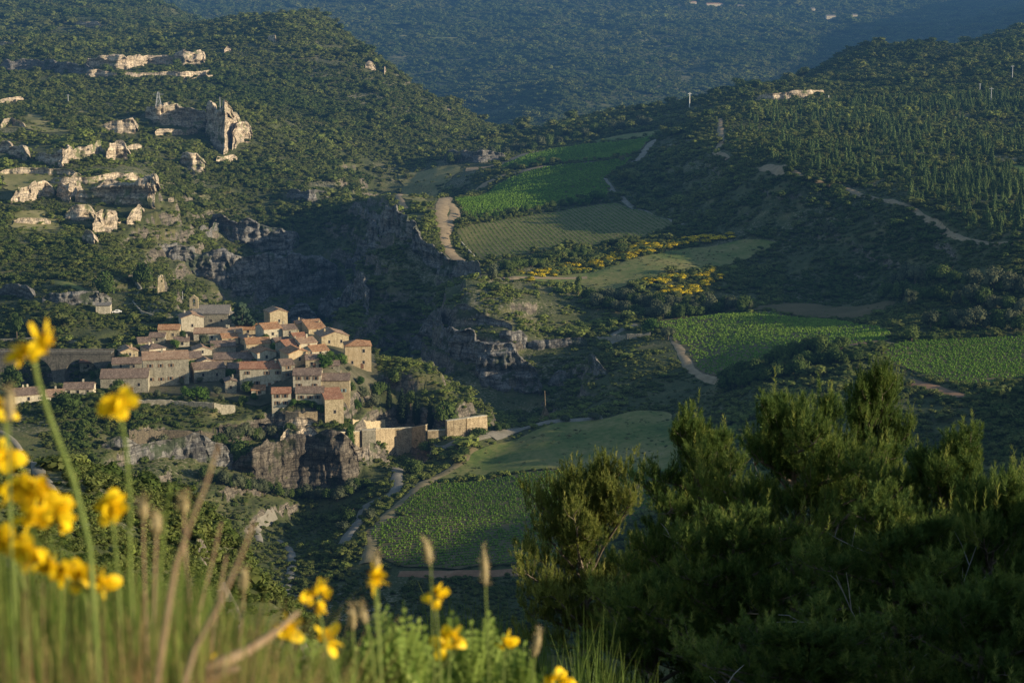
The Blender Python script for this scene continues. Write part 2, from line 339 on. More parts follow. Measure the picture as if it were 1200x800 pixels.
# ------------------------------------------------------------------ sheets draped on the terrain
def world_poly(poly, y0=450):
    return [hit(px, py, y0)[:2] for px, py in poly]
def resample(P, step, closed=True, wob=0):
    P = [np.array(p[:2], float) for p in P]; out = []
    n = len(P)
    for i in range(n if closed else n-1):
        a, b = P[i], P[(i+1) % n]; d = np.linalg.norm(b-a); k = max(1, int(d/step))
        for j in range(k): out.append(a+(b-a)*j/k)
    if not closed: out.append(P[-1])
    out = np.array(out)
    # smooth corners
    for _ in range(3):
        if closed: out = (np.roll(out, 1, 0)+2*out+np.roll(out, -1, 0))/4
        else: out[1:-1] = (out[:-2]+2*out[1:-1]+out[2:])/4
    if wob:
        out = out+np.stack([fbm2(out[:, 0]/9, out[:, 1]/9, 3, 5), fbm2(out[:, 0]/9+40, out[:, 1]/9, 3, 6)], -1)*wob
    return out
FW = {}
def sheet(name, poly, mat, lift=.25, y0=450, wob=2.5):
    P = world_poly(poly, y0); B = resample(P, 4, True, wob); FW[name] = B
    x0, y0_ = B.min(0); x1, y1 = B.max(0); st = max(2.0, (y1-y0_)/130)
    bm = bmesh.new()
    # dense grid clipped to the outline: keep cells inside, then stitch edge by snapping to the border
    gx = np.arange(x0-st, x1+st, st); gy = np.arange(y0_-st, y1+st, st); GX, GY = np.meshgrid(gx, gy)
    ins = pip(GX, GY, [tuple(b) for b in B])
    near_in = ins.copy()
    for dx in (-1, 0, 1):
        for dy in (-1, 0, 1): near_in |= np.roll(np.roll(ins, dx, 1), dy, 0)
    # vertices just outside move onto the border
    Vx, Vy = GX.copy(), GY.copy()
    idx = np.argwhere(near_in & ~ins)
    for r, c in idx:
        d = (B[:, 0]-GX[r, c])**2+(B[:, 1]-GY[r, c])**2; k = int(np.argmin(d)); Vx[r, c], Vy[r, c] = B[k]
    Vz = zt(Vx, Vy)+lift
    # rest on the highest nearby ground so the sheet never dips under the terrain
    for ddx, ddy in ((st/3, 0), (-st/3, 0), (0, st/3), (0, -st/3)):
        Vz = np.maximum(Vz, zt(Vx+ddx, Vy+ddy)+lift)
    ids = np.arange(GX.size).reshape(GX.shape)
    ok = near_in[:-1, :-1] & near_in[:-1, 1:] & near_in[1:, 1:] & near_in[1:, :-1]
    Qs = np.stack([ids[:-1, :-1][ok], ids[:-1, 1:][ok], ids[1:, 1:][ok], ids[1:, :-1][ok]], -1)
    used = np.unique(Qs); remap = np.full(GX.size, -1); remap[used] = np.arange(len(used))
    V = np.stack([Vx, Vy, Vz], -1).reshape(-1, 3)[used]
    bm.free()
    return struct(link(name, npmesh(name, V, remap[Qs], [mat], smooth=True)))
TW = []
def ribbon(name, pts, width, mat, lift=.3, y0=450, wob=.5, world=False):
    P = pts if world else world_poly(pts, y0)
    C = resample(P, 3, False, wob); T = np.gradient(C, axis=0); T /= np.linalg.norm(T, axis=1)[:, None]; Nn = np.stack([T[:, 1], -T[:, 0]], -1)
    k = 5; V = []
    wv = width*(1+.25*fbm2(C[:, 0]/6, C[:, 1]/6, 2, 9))
    for j in range(k):
        q = C+Nn*((j/(k-1)-.5)*wv)[:, None]; V.append(np.stack([q[:, 0], q[:, 1], zt(q[:, 0], q[:, 1])], -1))
    V = np.array(V); V[:, :, 2] += lift+np.array([-.25, 0, 0.03, 0, -.25])[:, None]; n = len(C)
    ids = np.arange(k*n).reshape(k, n)
    Qr = np.stack([ids[:-1, :-1], ids[:-1, 1:], ids[1:, 1:], ids[1:, :-1]], -1).reshape(-1, 4)
    TW.append((C, width)); return struct(link(name, npmesh(name, V.reshape(-1, 3), Qr, [mat], smooth=True)))
E_vine = earth('vineyard_soil', [(.05,.06,.022), (.10,.09,.04), (.17,.125,.07)])
E_young = earth('young_vineyard_grass', [(.085,.095,.030), (.13,.125,.045), (.19,.16,.08)])
E_hay = earth('hay', [(.045,.075,.02), (.10,.135,.034), (.20,.185,.065), (.30,.24,.12)], .035, .4)
E_plough = earth('ploughed_earth', [(.06,.06,.025), (.11,.09,.04), (.16,.115,.06)], .08)
E_red = earth('red_earth', [(.16,.09,.05), (.24,.14,.08), (.32,.21,.13)])
E_track = earth('track_gravel', [(.17,.13,.075), (.27,.205,.125), (.36,.28,.18)], .3)
E_grey = earth('stony_ground', [(.12,.115,.085), (.19,.175,.14), (.28,.25,.205)], .2)
E_vil = earth('village_earth', [(.035,.045,.02), (.09,.085,.05), (.17,.145,.10)], .12); VP2 = [(130,445),(150,418),(190,398),(230,383),(300,375),(350,380),(410,400),(440,425),(440,440),(410,465),(400,478),(280,472),(170,462)]
E_dry = earth('dry_grass', [(.09,.10,.035), (.20,.185,.07), (.33,.27,.14)], .06, .8)
E_lawn = earth('lawn_grass', [(.06,.10,.02), (.09,.14,.03), (.11,.16,.04)])
FM = {'upper_vineyard': E_vine, 'plateau_vineyard': E_vine, 'young_vineyard': E_young, 'hay_field': E_hay, 'hilltop_meadow': E_hay, 'bright_vineyard': E_vine,
      'ploughed_field': E_plough, 'right_vineyard': E_vine, 'lower_vineyard': E_vine, 'middle_vineyard': E_vine, 'grass_slope': E_hay, 'lawn': E_lawn}
sheet('village_ground', VP2, E_vil, .1, 640)
for q in ([(0,118),(60,120),(110,133),(122,150),(60,156),(10,150)], [(8,200),(50,195),(64,208),(34,226),(4,222)], [(18,248),(60,245),(74,262),(42,278),(14,268)], [(100,68),(60,66),(10,64),(50,72)], [(470,205),(520,195),(545,195),(515,225),(500,240),(470,232)]): sheet('dry_meadow', q, E_dry, .25, 700, 6)
for k, poly in FIELDS.items(): sheet(k, poly, FM[k], .2+.013*len(FW), y0=560 if k != 'lawn' else 700)
ribbon('path', [(500,204),(488,212),(478,219),(468,231),(474,249)], 5, E_track)
ribbon('path', [(466,273),(481,282),(501,295),(525,314)], 5, E_grey)
ribbon('track', [(640,176),(619,180),(597,190),(576,196),(546,199)], 9, E_track)
ribbon('track', [(640,195),(616,200),(590,206),(565,220),(545,231),(520,233)], 8, E_track, lift=.38)
ribbon('track', [(520,235),(535,250),(527,262),(520,275),(527,296),(545,308)], 6, E_track)
ribbon('track', [(524,232),(520,240),(517,250),(519,268)], 8, E_track, lift=.35)
ribbon('track', [(843,140),(846,165),(838,178),(853,187)], 4, E_track)
ribbon('track', [(885,198),(910,199),(940,208),(965,215),(990,220),(1040,235),(1075,249),(1100,266),(1125,280),(1160,287),(1215,289)], 3.6, E_track)
ribbon('track', [(893,196),(920,198)], 9, E_track, lift=.35)
ribbon('track', [(745,380),(728,386),(713,394),(722,402)], 4, E_grey)
ribbon('track', [(790,395),(800,412),(806,428),(822,440),(850,449)], 5, E_track)
ribbon('track', [(975,412),(1000,405),(1035,402)], 7, E_red)
ribbon('track', [(1060,446),(1085,452),(1115,462),(1125,466)], 8, E_red)
ribbon('track', [(706,209),(716,222),(735,238),(775,256),(800,264)], 3.5, E_grey)
ribbon('track', [(776,160),(752,183),(745,190)], 6, E_grey)
ribbon('road', [(478,538),(468,546),(465,562),(466,577),(445,587),(425,591),(424,601),(418,615),(405,632),(398,650)], 4, E_grey, lift=.4)
ribbon('river', [(328,633),(341,645),(343,660),(339,680),(334,705)], 2.6, E_grey)
ribbon('river', [(322,600),(300,615),(305,635)], 2.5, E_grey)
ribbon('track', [(590,327),(640,326),(688,326)], 6, E_track, lift=.45)
ribbon('stony_ground', [(575,512),(610,502),(660,494),(705,489)], 6, E_grey, lift=.42)
ribbon('track', [(475,536),(505,531),(540,519),(575,509)], 4, E_grey, lift=.42)
ribbon('track', [(430,660),(440,622),(462,597),(500,565),(560,527)], 4.5, earth('dry_verge', [(.12,.11,.05),(.2,.165,.09),(.3,.23,.14)]), lift=.45)
ribbon('track', [(468,672),(535,672),(620,670)], 5, E_red, lift=.3)
ribbon('track', [(0,505),(25,525),(45,555),(60,580)], 2.2, E_grey, y0=200)
ribbon('grass_strip', [(60,330),(110,345)], 5, E_hay)
# ------------------------------------------------------------------ rock outcrops and cliffs
CPTS = []
def cliff(pts, name='rock_outcrop', mat=None, y0=600, back=1.3, rough=1.0, seed=0, hv=.38):
    """a weathered rock face standing on the slope; pts = photo pixels of its foot and its height in pixels"""
    P = [hit(px, py, y0) for px, py, h in pts]; Hh = [h/F*p[1]*1.02 for (px, py, h), p in zip(pts, P)]
    XY = []; HH = []
    for i in range(len(P)-1):
        a, b = np.array(P[i][:2]), np.array(P[i+1][:2]); 
        if abs(b[1]-a[1]) > 35: b = np.array([b[0], a[1]+np.sign(b[1]-a[1])*35]); P[i+1] = (b[0], b[1], 0)
        d = np.linalg.norm(b-a); k = max(2, int(d/(.0009*max(a[1],700))))
        for j in range(k): XY.append(a+(b-a)*j/k); HH.append(Hh[i]+(Hh[i+1]-Hh[i])*j/k)
    XY.append(np.array(P[-1][:2])); HH.append(Hh[-1]); XY = np.array(XY); HH = np.array(HH)
    Lt = float(np.linalg.norm(np.diff(XY, axis=0), axis=1).sum()); HH = np.minimum(HH, .45*Lt+2) if HH.max() < 22 else HH
    n = len(XY); sg = .0009*P[0][1]/1.1; s = np.arange(n)*sg
    XY = XY+np.stack([fbm2(s/9., s*0+seed, 3, 71)*2.2, fbm2(s/9., s*0+seed+9, 3, 72)*4*rough], -1)
    CPTS.append(XY[::4].copy()); 
    ZB = zt(XY[:, 0], XY[:, 1]); kw = max(3, min(n//3, int(9/sg)))|1; ZB = np.convolve(np.pad(ZB, kw//2, mode='edge'), np.ones(kw)/kw, 'valid')[:n]
    edge = np.clip(np.minimum(s, s[-1]-s)/3., .12, 1)**.33
    HH = HH*(1.03-hv/2+hv*(vn2(s/6., s*0+seed, 73)))*edge
    ks = 30; V = []
    for j in range(ks):
        t = j/(ks-1)
        if t < .68: a = t/.68; fwd = 2.6-HH*.24*a-.6*np.abs(math.sin(a*9)); up = -6+(HH+6)*a
        else: a = (t-.68)/.32; fwd = 2.6-HH*.24-a*HH*back-a*3; up = HH-a*a*HH*.55-a*1.2
        x = XY[:, 0]; y = XY[:, 1]-fwd; z = ZB+up
        V.append(np.stack([x+0*z, y, z], -1))
    V = np.array(V); x, y, z = V[..., 0], V[..., 1], V[..., 2]
    d = fbm3(x/7+seed, y/7, z/9, 5, 81); crack = np.abs(fbm3(x/4.5+seed, y/12, z/24, 3, 91)); lay = fbm3(x/30, y/30, z/1.7, 2, 95)
    amp = np.clip(HH/7, .35, 1.8)[None, :]
    wx = fbm3(x/6, y/6, z/6, 3, 101)*2.2
    def blk(sx, sz, sd): return hsh(np.floor((x+wx*1.6)/sx+y/(sx*2.2)), np.floor(y*0), np.floor((z+wx)/sz), sd)-.5
    V[..., 1] -= (blk(6.5, 3.2, 111)*2.0+blk(3.1, 1.4, 112)*1.1+blk(1.1, .9, 113)*.5)*np.clip(amp, .4, 1.3)*rough
    V[..., 1] -= (d*1.3-(.18-np.minimum(crack, .18))*7+lay*1.0+np.clip(fbm3(x/60, y/60, (z+fbm3(x/20, y/20, z/20, 2, 97)*2)/2.6, 2, 96)*3, -1, 1)*.7)*amp*rough; V[..., 0] += fbm3(x/5+30, y/5, z/5, 3, 85)*1.2*amp; V[..., 2] += fbm3(x/6, y/6+30, z/6, 3, 86)*.9*amp
    ids = np.arange(ks*n).reshape(ks, n); Qc = np.stack([ids[:-1, :-1], ids[:-1, 1:], ids[1:, 1:], ids[1:, :-1]], -1).reshape(-1, 4)
    return struct(link(name, npmesh(name, V.reshape(-1, 3), Qc, [mat or M_rock], smooth=False)))
LIT = [[(100,82,8),(130,82,11),(150,81,10),(175,77,8),(200,76,7),(215,78,13),(240,77,12)], [(100,91,6),(140,93,5),(185,92,4),(215,93,5),(248,91,5)],
 [(172,138,8),(182,147,17),(198,148,18),(215,148,18),(232,150,16),(242,152,18)], [(242,158,24),(250,166,31),(262,183,44),(266,172,34),(275,165,26),(281,164,22)],[(272,176,24),(280,168,20),(293,167,19)],
 [(181,158,5),(205,159,4),(232,157,4)], [(0,178,8),(14,180,9)],[(8,186,10),(22,187,12),(35,188,11)], [(44,188,6),(60,194,10),(75,196,14),(85,188,13)], [(86,188,12),(104,187,11),(118,184,12)], [(122,187,14),(136,185,15),(150,188,19)], [(90,236,9),(120,240,14),(150,240,16),(178,243,20)], [(0,205,4),(40,204,5),(90,206,4)], [(60,215,4),(110,214,5),(165,212,5)], [(20,262,4),(60,262,5)],[(150,175,3),(168,174,4)], [(255,190,5),(280,186,4)],
 [(12,238,6),(26,238,15),(40,233,14),(55,229,13),(66,228,8)], [(66,230,11),(82,237,16),(96,226,8)], [(78,256,8),(90,258,13),(100,257,14),(110,255,9)], [(108,271,12),(118,272,17),(130,272,18),(140,270,14)],
 [(102,236,12),(115,238,18),(135,236,17),(155,238,20),(170,238,22),(176,242,30)], [(175,244,42),(182,243,40)], [(198,234,12),(204,233,13)], [(152,262,9),(160,262,15),(167,255,14)], [(101,284,20),(110,288,24)],
 [(122,154,6),(138,157,10),(158,156,12)], [(213,192,7),(226,198,12),(239,200,13)], [(222,203,4),(231,206,6)], [(82,211,6),(96,210,5)], [(30,118,3),(0,122,4)], [(313,47,3),(323,49,5)], [(262,62,4),(270,60,5)],
 [(0,55,4),(22,56,3)], [(90,30,3),(118,32,4)], [(428,80,8),(440,84,10)], [(449,88,8),(454,88,7)], [(885,120,4),(905,118,5),(930,116,6),(950,115,6),(965,111,4)],
 [(0,150,5),(15,146,5),(28,150,3)]]
SHADED = [[(0,84,14),(40,84,13),(80,86,11),(112,88,10)], [(190,292,9),(208,294,12),(231,298,11)], [(200,304,12),(230,322,26),(262,335,40),(295,343,48),(330,346,50),(362,346,42),(396,338,34)],
 [(248,266,14),(275,284,26),(300,294,32),(330,298,28),(352,288,18)], [(404,318,16),(424,345,30),(450,368,34),(480,384,30),(520,396,24),(562,404,16)], [(412,242,5),(425,250,9),(440,260,12),(455,268,10)],
 [(520,190,13),(545,190,14),(565,190,12),(592,187,8)], [(336,232,10),(360,238,14),(385,234,10)], [(232,264,8),(248,268,12),(262,262,8)], [(478,418,14),(500,428,22),(530,438,30),(570,448,38),(606,455,40),(636,462,28)],
 [(645,452,16),(656,453,24),(668,449,18)], [(588,393,10),(602,397,15),(618,396,10)], [(372,372,24),(392,384,36),(410,388,30),(430,392,18)], [(340,376,20),(358,380,30),(374,384,30)],
 [(620,400,8),(660,405,10),(690,402,8)], [(690,430,14),(700,440,20),(712,436,12)], [(0,345,12),(22,348,18),(40,350,10)], [(50,352,10),(80,356,14),(112,356,16),(135,352,10)], [(525,372,5),(560,378,7),(600,384,6)]]
M_rockv = make_rock('shade_darkened_limestone', (.46,.46,.45)); M_rockl = make_rock('sun_tinted_limestone', (1.8,1.72,1.6)); CL = []  # village tint darkens rock as if shaded, bright tint lightens it as if sunlit
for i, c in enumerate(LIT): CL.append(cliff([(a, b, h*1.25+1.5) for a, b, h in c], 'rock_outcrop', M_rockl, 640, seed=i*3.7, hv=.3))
for i, c in enumerate(SHADED): CL.append(cliff(c, 'cliff', M_rockd, 640, seed=200+i*3.1))
# cliff the village stands on
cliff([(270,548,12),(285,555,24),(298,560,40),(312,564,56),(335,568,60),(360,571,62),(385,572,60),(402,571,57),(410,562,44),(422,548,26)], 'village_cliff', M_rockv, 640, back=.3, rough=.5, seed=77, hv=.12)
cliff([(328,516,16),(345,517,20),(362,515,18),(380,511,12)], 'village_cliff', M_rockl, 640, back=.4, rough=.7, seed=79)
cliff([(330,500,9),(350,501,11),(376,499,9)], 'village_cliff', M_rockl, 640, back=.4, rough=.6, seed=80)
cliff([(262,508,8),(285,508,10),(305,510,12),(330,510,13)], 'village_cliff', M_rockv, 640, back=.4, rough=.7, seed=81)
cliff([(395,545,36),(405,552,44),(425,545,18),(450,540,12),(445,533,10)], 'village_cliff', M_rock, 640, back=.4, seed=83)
cliff([(120,520,10),(150,528,22),(200,536,26),(240,540,28),(275,545,30)], 'cliff', M_rockd, 640, back=.6, rough=.5, seed=85)
# ------------------------------------------------------------------ vegetation prototypes (not linked: only used through scatter)
def blob_dirs(n, g):
    d = g.normal(size=(n, 3)); d /= np.linalg.norm(d, axis=1)[:, None]; return d
def clump_mesh(name, seed, n=110, size=.20, shape='round', mats=(), lob=5):
    """crown of small leaf sprays around a few lobes, unit width, standing on z=0"""
    g = np.random.default_rng(seed); P = []; Dn = []
    if shape == 'round':
        cs = [(np.array([g.uniform(-.26, .26), g.uniform(-.26, .26), g.uniform(.22, .55)]), g.uniform(.22, .36)) for _ in range(lob)]
    elif shape == 'cone':
        cs = [(np.array([g.normal(0, .03), g.normal(0, .03), z]), .40*(1-z/1.75)**1.0+.02) for z in np.linspace(.18, 1.62, 9)]
    elif shape == 'cypress':
        cs = [(np.array([0, 0, z]), .5*min(1, (z+.6)/1.4)*max(.18, 1-(z/5.0)**2.2)) for z in np.linspace(.3, 4.7, 14)]
    elif shape == 'tall':
        cs = [(np.array([g.uniform(-.22, .22), g.uniform(-.22, .22), g.uniform(.45, 1.25)]), g.uniform(.2, .32)) for _ in range(lob+3)]
    elif shape == 'flat':
        cs = []
        for z in (.38, .55, .72, .88):
            for _ in range(lob): 
                a = g.uniform(0, 6.28); r = g.uniform(.05, .45)*(1.15-z*.6); cs.append((np.array([r*math.cos(a), r*math.sin(a), z]), g.uniform(.12, .2)))
    ar = np.array([c[1]**2 for c in cs]); k = g.choice(len(cs), n, p=ar/ar.sum()); d = blob_dirs(n, g)
    d[:, 2] = np.where(d[:, 2] < -.5, -d[:, 2], d[:, 2])
    r = np.array([cs[i][1] for i in k])*g.uniform(.7, 1.08, n); c = np.array([cs[i][0] for i in k])
    if shape == 'flat': dz = np.array([1, 1, .35])
    else: dz = np.array([1, 1, .95])
    P = c+d*r[:, None]*dz
    nr = d+g.normal(size=(n, 3))*.45+np.array([0, 0, .15]); nr /= np.linalg.norm(nr, axis=1)[:, None]
    t = np.cross(nr, g.normal(size=(n, 3))); t /= np.linalg.norm(t, axis=1)[:, None]; b = np.cross(nr, t)
    s = size*g.uniform(.55, 1.15, n)[:, None]
    # each spray: a ragged 3-triangle leaf fan
    V = np.stack([P-t*s*.5-b*s*.15, P-b*s*.5, P+t*s*.5-b*s*.05, P+b*s*.55+t*s*.1], 1).reshape(-1, 3)
    Qd = np.arange(4*n).reshape(n, 4)
    # dark core so the crown is not hollow
    bm = bmesh.new()
    for cc, rr in cs:
        q = bmesh.ops.create_icosphere(bm, subdivisions=1, radius=rr*.74)
        for v in q['verts']: v.co = Vector(cc)+v.co*g.uniform(.8, 1.1)
    cv = np.array([v.co[:] for v in bm.verts]); cf = np.array([[v.index for v in f.verts] for f in bm.faces]) if not bm.verts.index_update() else None
    bm.free()
    V2 = np.concatenate([V, cv]); Q2 = np.concatenate([Qd, np.concatenate([cf, cf[:, :1]], 1)+len(V)]) if False else None
    me = bpy.data.meshes.new(name); me.from_pydata(np.concatenate([V, cv]).tolist(), [], Qd.tolist()+(cf+len(V)).tolist())
    for m in mats: me.materials.append(m)
    me.update(); return me
def proto(name, me):
    o = bpy.data.objects.new(name, me); return o
def scatter(name, P, scale, tint, protos, rz=None, label=None, kind='stuff', rx=None):
    """one object: geometry nodes put a plant on every point"""
    me = bpy.data.meshes.new(name); n = len(P)
    me.vertices.add(n); me.vertices.foreach_set('co', np.asarray(P, np.float32).ravel())
    a = me.attributes.new('tint', 'FLOAT', 'POINT'); a.data.foreach_set('value', np.asarray(tint, np.float32))
    a = me.attributes.new('scl', 'FLOAT_VECTOR', 'POINT'); a.data.foreach_set('vector', np.asarray(scale, np.float32).ravel())
    rot = np.zeros((n, 3), np.float32); rot[:, 2] = rz if rz is not None else rng.uniform(0, 6.28, n); rot[:, :2] = rng.normal(0, .08, (n, 2))
    a = me.attributes.new('rot', 'FLOAT_VECTOR', 'POINT'); a.data.foreach_set('vector', rot.ravel())
    a = me.attributes.new('pick', 'INT', 'POINT'); a.data.foreach_set('value', rng.integers(0, len(protos), n).astype(np.int32))
    o = link(name, me); o['kind'] = kind
    if label: o['label'] = label
    ng = bpy.data.node_groups.new(name, 'GeometryNodeTree'); ng.interface.new_socket('Geometry', in_out='INPUT', socket_type='NodeSocketGeometry'); ng.interface.new_socket('Geometry', in_out='OUTPUT', socket_type='NodeSocketGeometry')
    gi = ng.nodes.new('NodeGroupInput'); go = ng.nodes.new('NodeGroupOutput'); jn = ng.nodes.new('GeometryNodeJoinGeometry')
    def attr(nm, ty):
        q = ng.nodes.new('GeometryNodeInputNamedAttribute'); q.data_type = ty; q.inputs[0].default_value = nm; return q.outputs[0]
    sc, ro, pk = attr('scl', 'FLOAT_VECTOR'), attr('rot', 'FLOAT_VECTOR'), attr('pick', 'INT')
    for i, po in enumerate(protos):
        oi = ng.nodes.new('GeometryNodeObjectInfo'); oi.inputs[0].default_value = po; oi.inputs['As Instance'].default_value = True
        ip = ng.nodes.new('GeometryNodeInstanceOnPoints'); ng.links.new(gi.outputs[0], ip.inputs['Points']); ng.links.new(oi.outputs['Geometry'], ip.inputs['Instance'])
        if len(protos) > 1:
            cmp = ng.nodes.new('FunctionNodeCompare'); cmp.data_type = 'INT'; cmp.operation = 'EQUAL'; ng.links.new(pk, cmp.inputs[2]); cmp.inputs[3].default_value = i
            ng.links.new(cmp.outputs[0], ip.inputs['Selection'])
        ng.links.new(sc, ip.inputs['Scale']); ng.links.new(ro, ip.inputs['Rotation']); ng.links.new(ip.outputs[0], jn.inputs[0])
    ng.links.new(jn.outputs[0], go.inputs[0])
    md = o.modifiers.new('plants', 'NODES'); md.node_group = ng
    return o
M_scrub = foliage('scrub_leaves', [(.034,.058,.016), (.080,.115,.026), (.115,.13,.038), (.18,.225,.048), (.28,.27,.09)], .32, True)
M_pine = foliage('young_pine_needles', [(.036,.062,.022), (.075,.115,.034), (.145,.185,.055)], .15, True)
M_vine = foliage('vine_leaves', [(.07,.13,.02), (.16,.28,.038), (.32,.41,.08)], .3, True)
M_gold = foliage('broom_flowers', [(.10,.09,.01), (.42,.27,.010), (.62,.40,.015)], .2, True)
bushes = [proto('bush', clump_mesh('bush', 100+i, 130, .19, 'round', [M_scrub], 4+i % 3)) for i in range(5)]
oaks = [proto('oak', clump_mesh('oak', 120+i, 160, .17, 'tall', [M_scrub], 5)) for i in range(2)]
conif = [proto('conifer', clump_mesh('conifer', 140+i, 170, .17, 'cone', [M_pine])) for i in range(3)]
vines = [proto('vine', clump_mesh('vine', 160+i, 26, .42, 'round', [M_vine], 2)) for i in range(2)]
# ------------------------------------------------------------------ where scrub may grow
def sample_cells(dens_fn, y0, y1, u0=-30, u1=1230):
    """random points in the terrain grid, expected number per cell = density * area"""
    iv = np.where((np.exp(vg) >= y0) & (np.exp(vg) < y1))[0][:-1]; iu = np.where((ug >= u0) & (ug < u1))[0][:-1]
    U_, V_ = np.meshgrid(iu, iv); yy = np.exp(vg[V_]); area = (ug[U_+1]-ug[U_])/F*yy*(np.exp(vg[V_+1])-yy)
    u = ug[U_]; x = (u-600)/F*yy
    lam = dens_fn(x, yy, U_, V_)*area
    n = rng.poisson(np.clip(lam, 0, 20)); m = n > 0
    rep = n[m]; Ui = np.repeat(U_[m], rep); Vi = np.repeat(V_[m], rep); k = len(Ui)
    uu = ug[Ui]+rng.uniform(0, 1, k)*(ug[Ui+1]-ug[Ui]); y = np.exp(vg[Vi]+rng.uniform(0, 1, k)*(vg[Vi+1]-vg[Vi])); x = (uu-600)/F*y
    return x, y, zt(x, y), Ui, Vi
block = flat.copy() > .45
fieldmask = np.zeros(XX.shape, bool)
for k, B in FW.items():
    if k == 'dry_meadow': continue
    x0, y0_ = B.min(0)-1; x1, y1 = B.max(0)+1; sel = (XX > x0) & (XX < x1) & (YY > y0_) & (YY < y1)
    ii = np.argwhere(sel); 
    if len(ii): 
        r = pip(XX[sel], YY[sel], [tuple(b) for b in B[::2]]); fieldmask[sel] |= r
for C, wd in TW:
    for j in range(0, len(C), 2):
        c = C[j]; w_ = wd*.5+1.2
        v0, v1 = np.searchsorted(vg, math.log(max(1.1, c[1]-w_))), np.searchsorted(vg, math.log(c[1]+w_)); ua = (c[0]-w_)/c[1]*F+600; ub = (c[0]+w_)/c[1]*F+600
        a0, a1 = np.searchsorted(ug, ua), np.searchsorted(ug, ub)
        sub = (XX[v0:v1+1, a0:a1+1]-c[0])**2+(YY[v0:v1+1, a0:a1+1]-c[1])**2 < w_*w_
        fieldmask[v0:v1+1, a0:a1+1] |= sub
rockmask = np.zeros(XX.shape, bool)
for XYc in CPTS:
    for c in XYc[::2]:
        if c[1] < 500: continue
        wx, wf, wb = 3.5, 11+c[1]*.006, 2.5
        v0, v1 = np.searchsorted(vg, math.log(c[1]-wf)), np.searchsorted(vg, math.log(c[1]+wb)); ua = (c[0]-wx)/c[1]*F+600; ub = (c[0]+wx)/c[1]*F+600; a0, a1 = np.searchsorted(ug, ua), np.searchsorted(ug, ub)
        rockmask[v0:v1+1, a0:a1+1] = True
vilmask = (pip(PX, PY, VP2) | pip(PX, PY, [(405,440),(450,440),(500,478),(560,482),(572,495),(500,512),(420,515),(400,490)])) & (YY > 640) & (YY < 900)
vilmask |= pip(PX, PY, [(-30,402),(135,402),(120,452),(-30,455)]) & (YY > 690) & (YY < 776)
steep = np.clip((SLOPE-.95)*3, 0, 1)
CLEAR = [[(0,150),(40,135),(90,160),(130,150),(120,180),(60,185),(0,170)], [(60,205),(180,190),(200,240),(150,280),(90,250)], [(0,200),(60,195),(70,215),(20,235),(0,235)], [(10,250),(60,245),(80,280),(20,290)], [(400,235),(440,215),(500,190),(560,180),(560,200),(520,225),(500,260),(450,255)],
         [(620,330),(740,335),(740,400),(600,370)],[(0,500),(60,500),(80,560),(40,600),(0,560)]]
clr = np.zeros(XX.shape)
for c in CLEAR: clr = np.maximum(clr, pip(PX, PY, c)*((YY < 1900) & (YY > 250)))
clr = blur(clr, 6)
pinem = pip(PX, PY, [(850,145),(900,125),(1215,110),(1215,290),(1130,272),(1060,235),(960,203),(860,185)]) & (YY > 850) & (YY < 2000)
def patch(x, y, s=35, seed=201): return fbm2(x/s, y/s, 3, seed)
def dens_scrub(size, cover):
    def f(x, y, U_, V_):
        s = size(y); d = cover/(s*s*.62)
        pn = patch(x, y)+patch(x, y, 9, 205)*.7; d = d*np.clip(1.15+pn*1.5-clr[V_, U_]*1.15, .06, 1.25)
        d = d*(1-.35*steep[V_, U_])*np.where(fieldmask[V_, U_] | vilmask[V_, U_], 0, 1)*np.where(rockmask[V_, U_], .22, 1)*np.where(VISM[V_, U_], 1, .12)
        return d*np.where(pinem[V_, U_], .8, 1)
    return f
def bush_size(y): return np.where(y < 2300, np.clip(1.05+(y-150)*.00135, .9, 14), 4.6+(y-2300)*.0011)
def put(name, y0, y1, cover, lab, u0=-30, u1=1230):
    x, y, z, Ui, Vi = sample_cells(dens_scrub(bush_size, cover), y0, y1, u0, u1)
    s = bush_size(y)*rng.lognormal(-.16, .5, len(x))*(1+.35*np.clip(patch(x, y, 28, 221)*2, -1, 1.6)); sc_ = np.stack([s*1.1, s*1.1, s*rng.uniform(.5, 1.0, len(x))*np.where(y > 700, .72, .95)], -1)
    tint = np.clip(.42+.10*(y > 700)+patch(x, y, 60, 211)*.45+patch(x, y, 210, 231)*.5+rng.normal(0, .17, len(x))+clr[Vi, Ui]*.3-.32*np.clip((y-2300)/500, 0, 1), 0, 1)  # hill scrub tinted lighter to stand for more sun; far wood tinted darker
    scatter(name, np.stack([x, y, z-s*.06], -1), sc_, tint, bushes+(oaks if y0 > 400 and y1 < 2400 else []), label=lab)
    return len(x)
n1 = put('scrub', 110, 1000, 1.0, 'evergreen scrub covering the slopes around the village')
n2 = put('hill_scrub', 1000, 2350, 1.05, 'evergreen scrub covering the middle hills')
n3 = put('far_woodland', 2350, 6700, .9, 'woodland covering the far blue hillside')
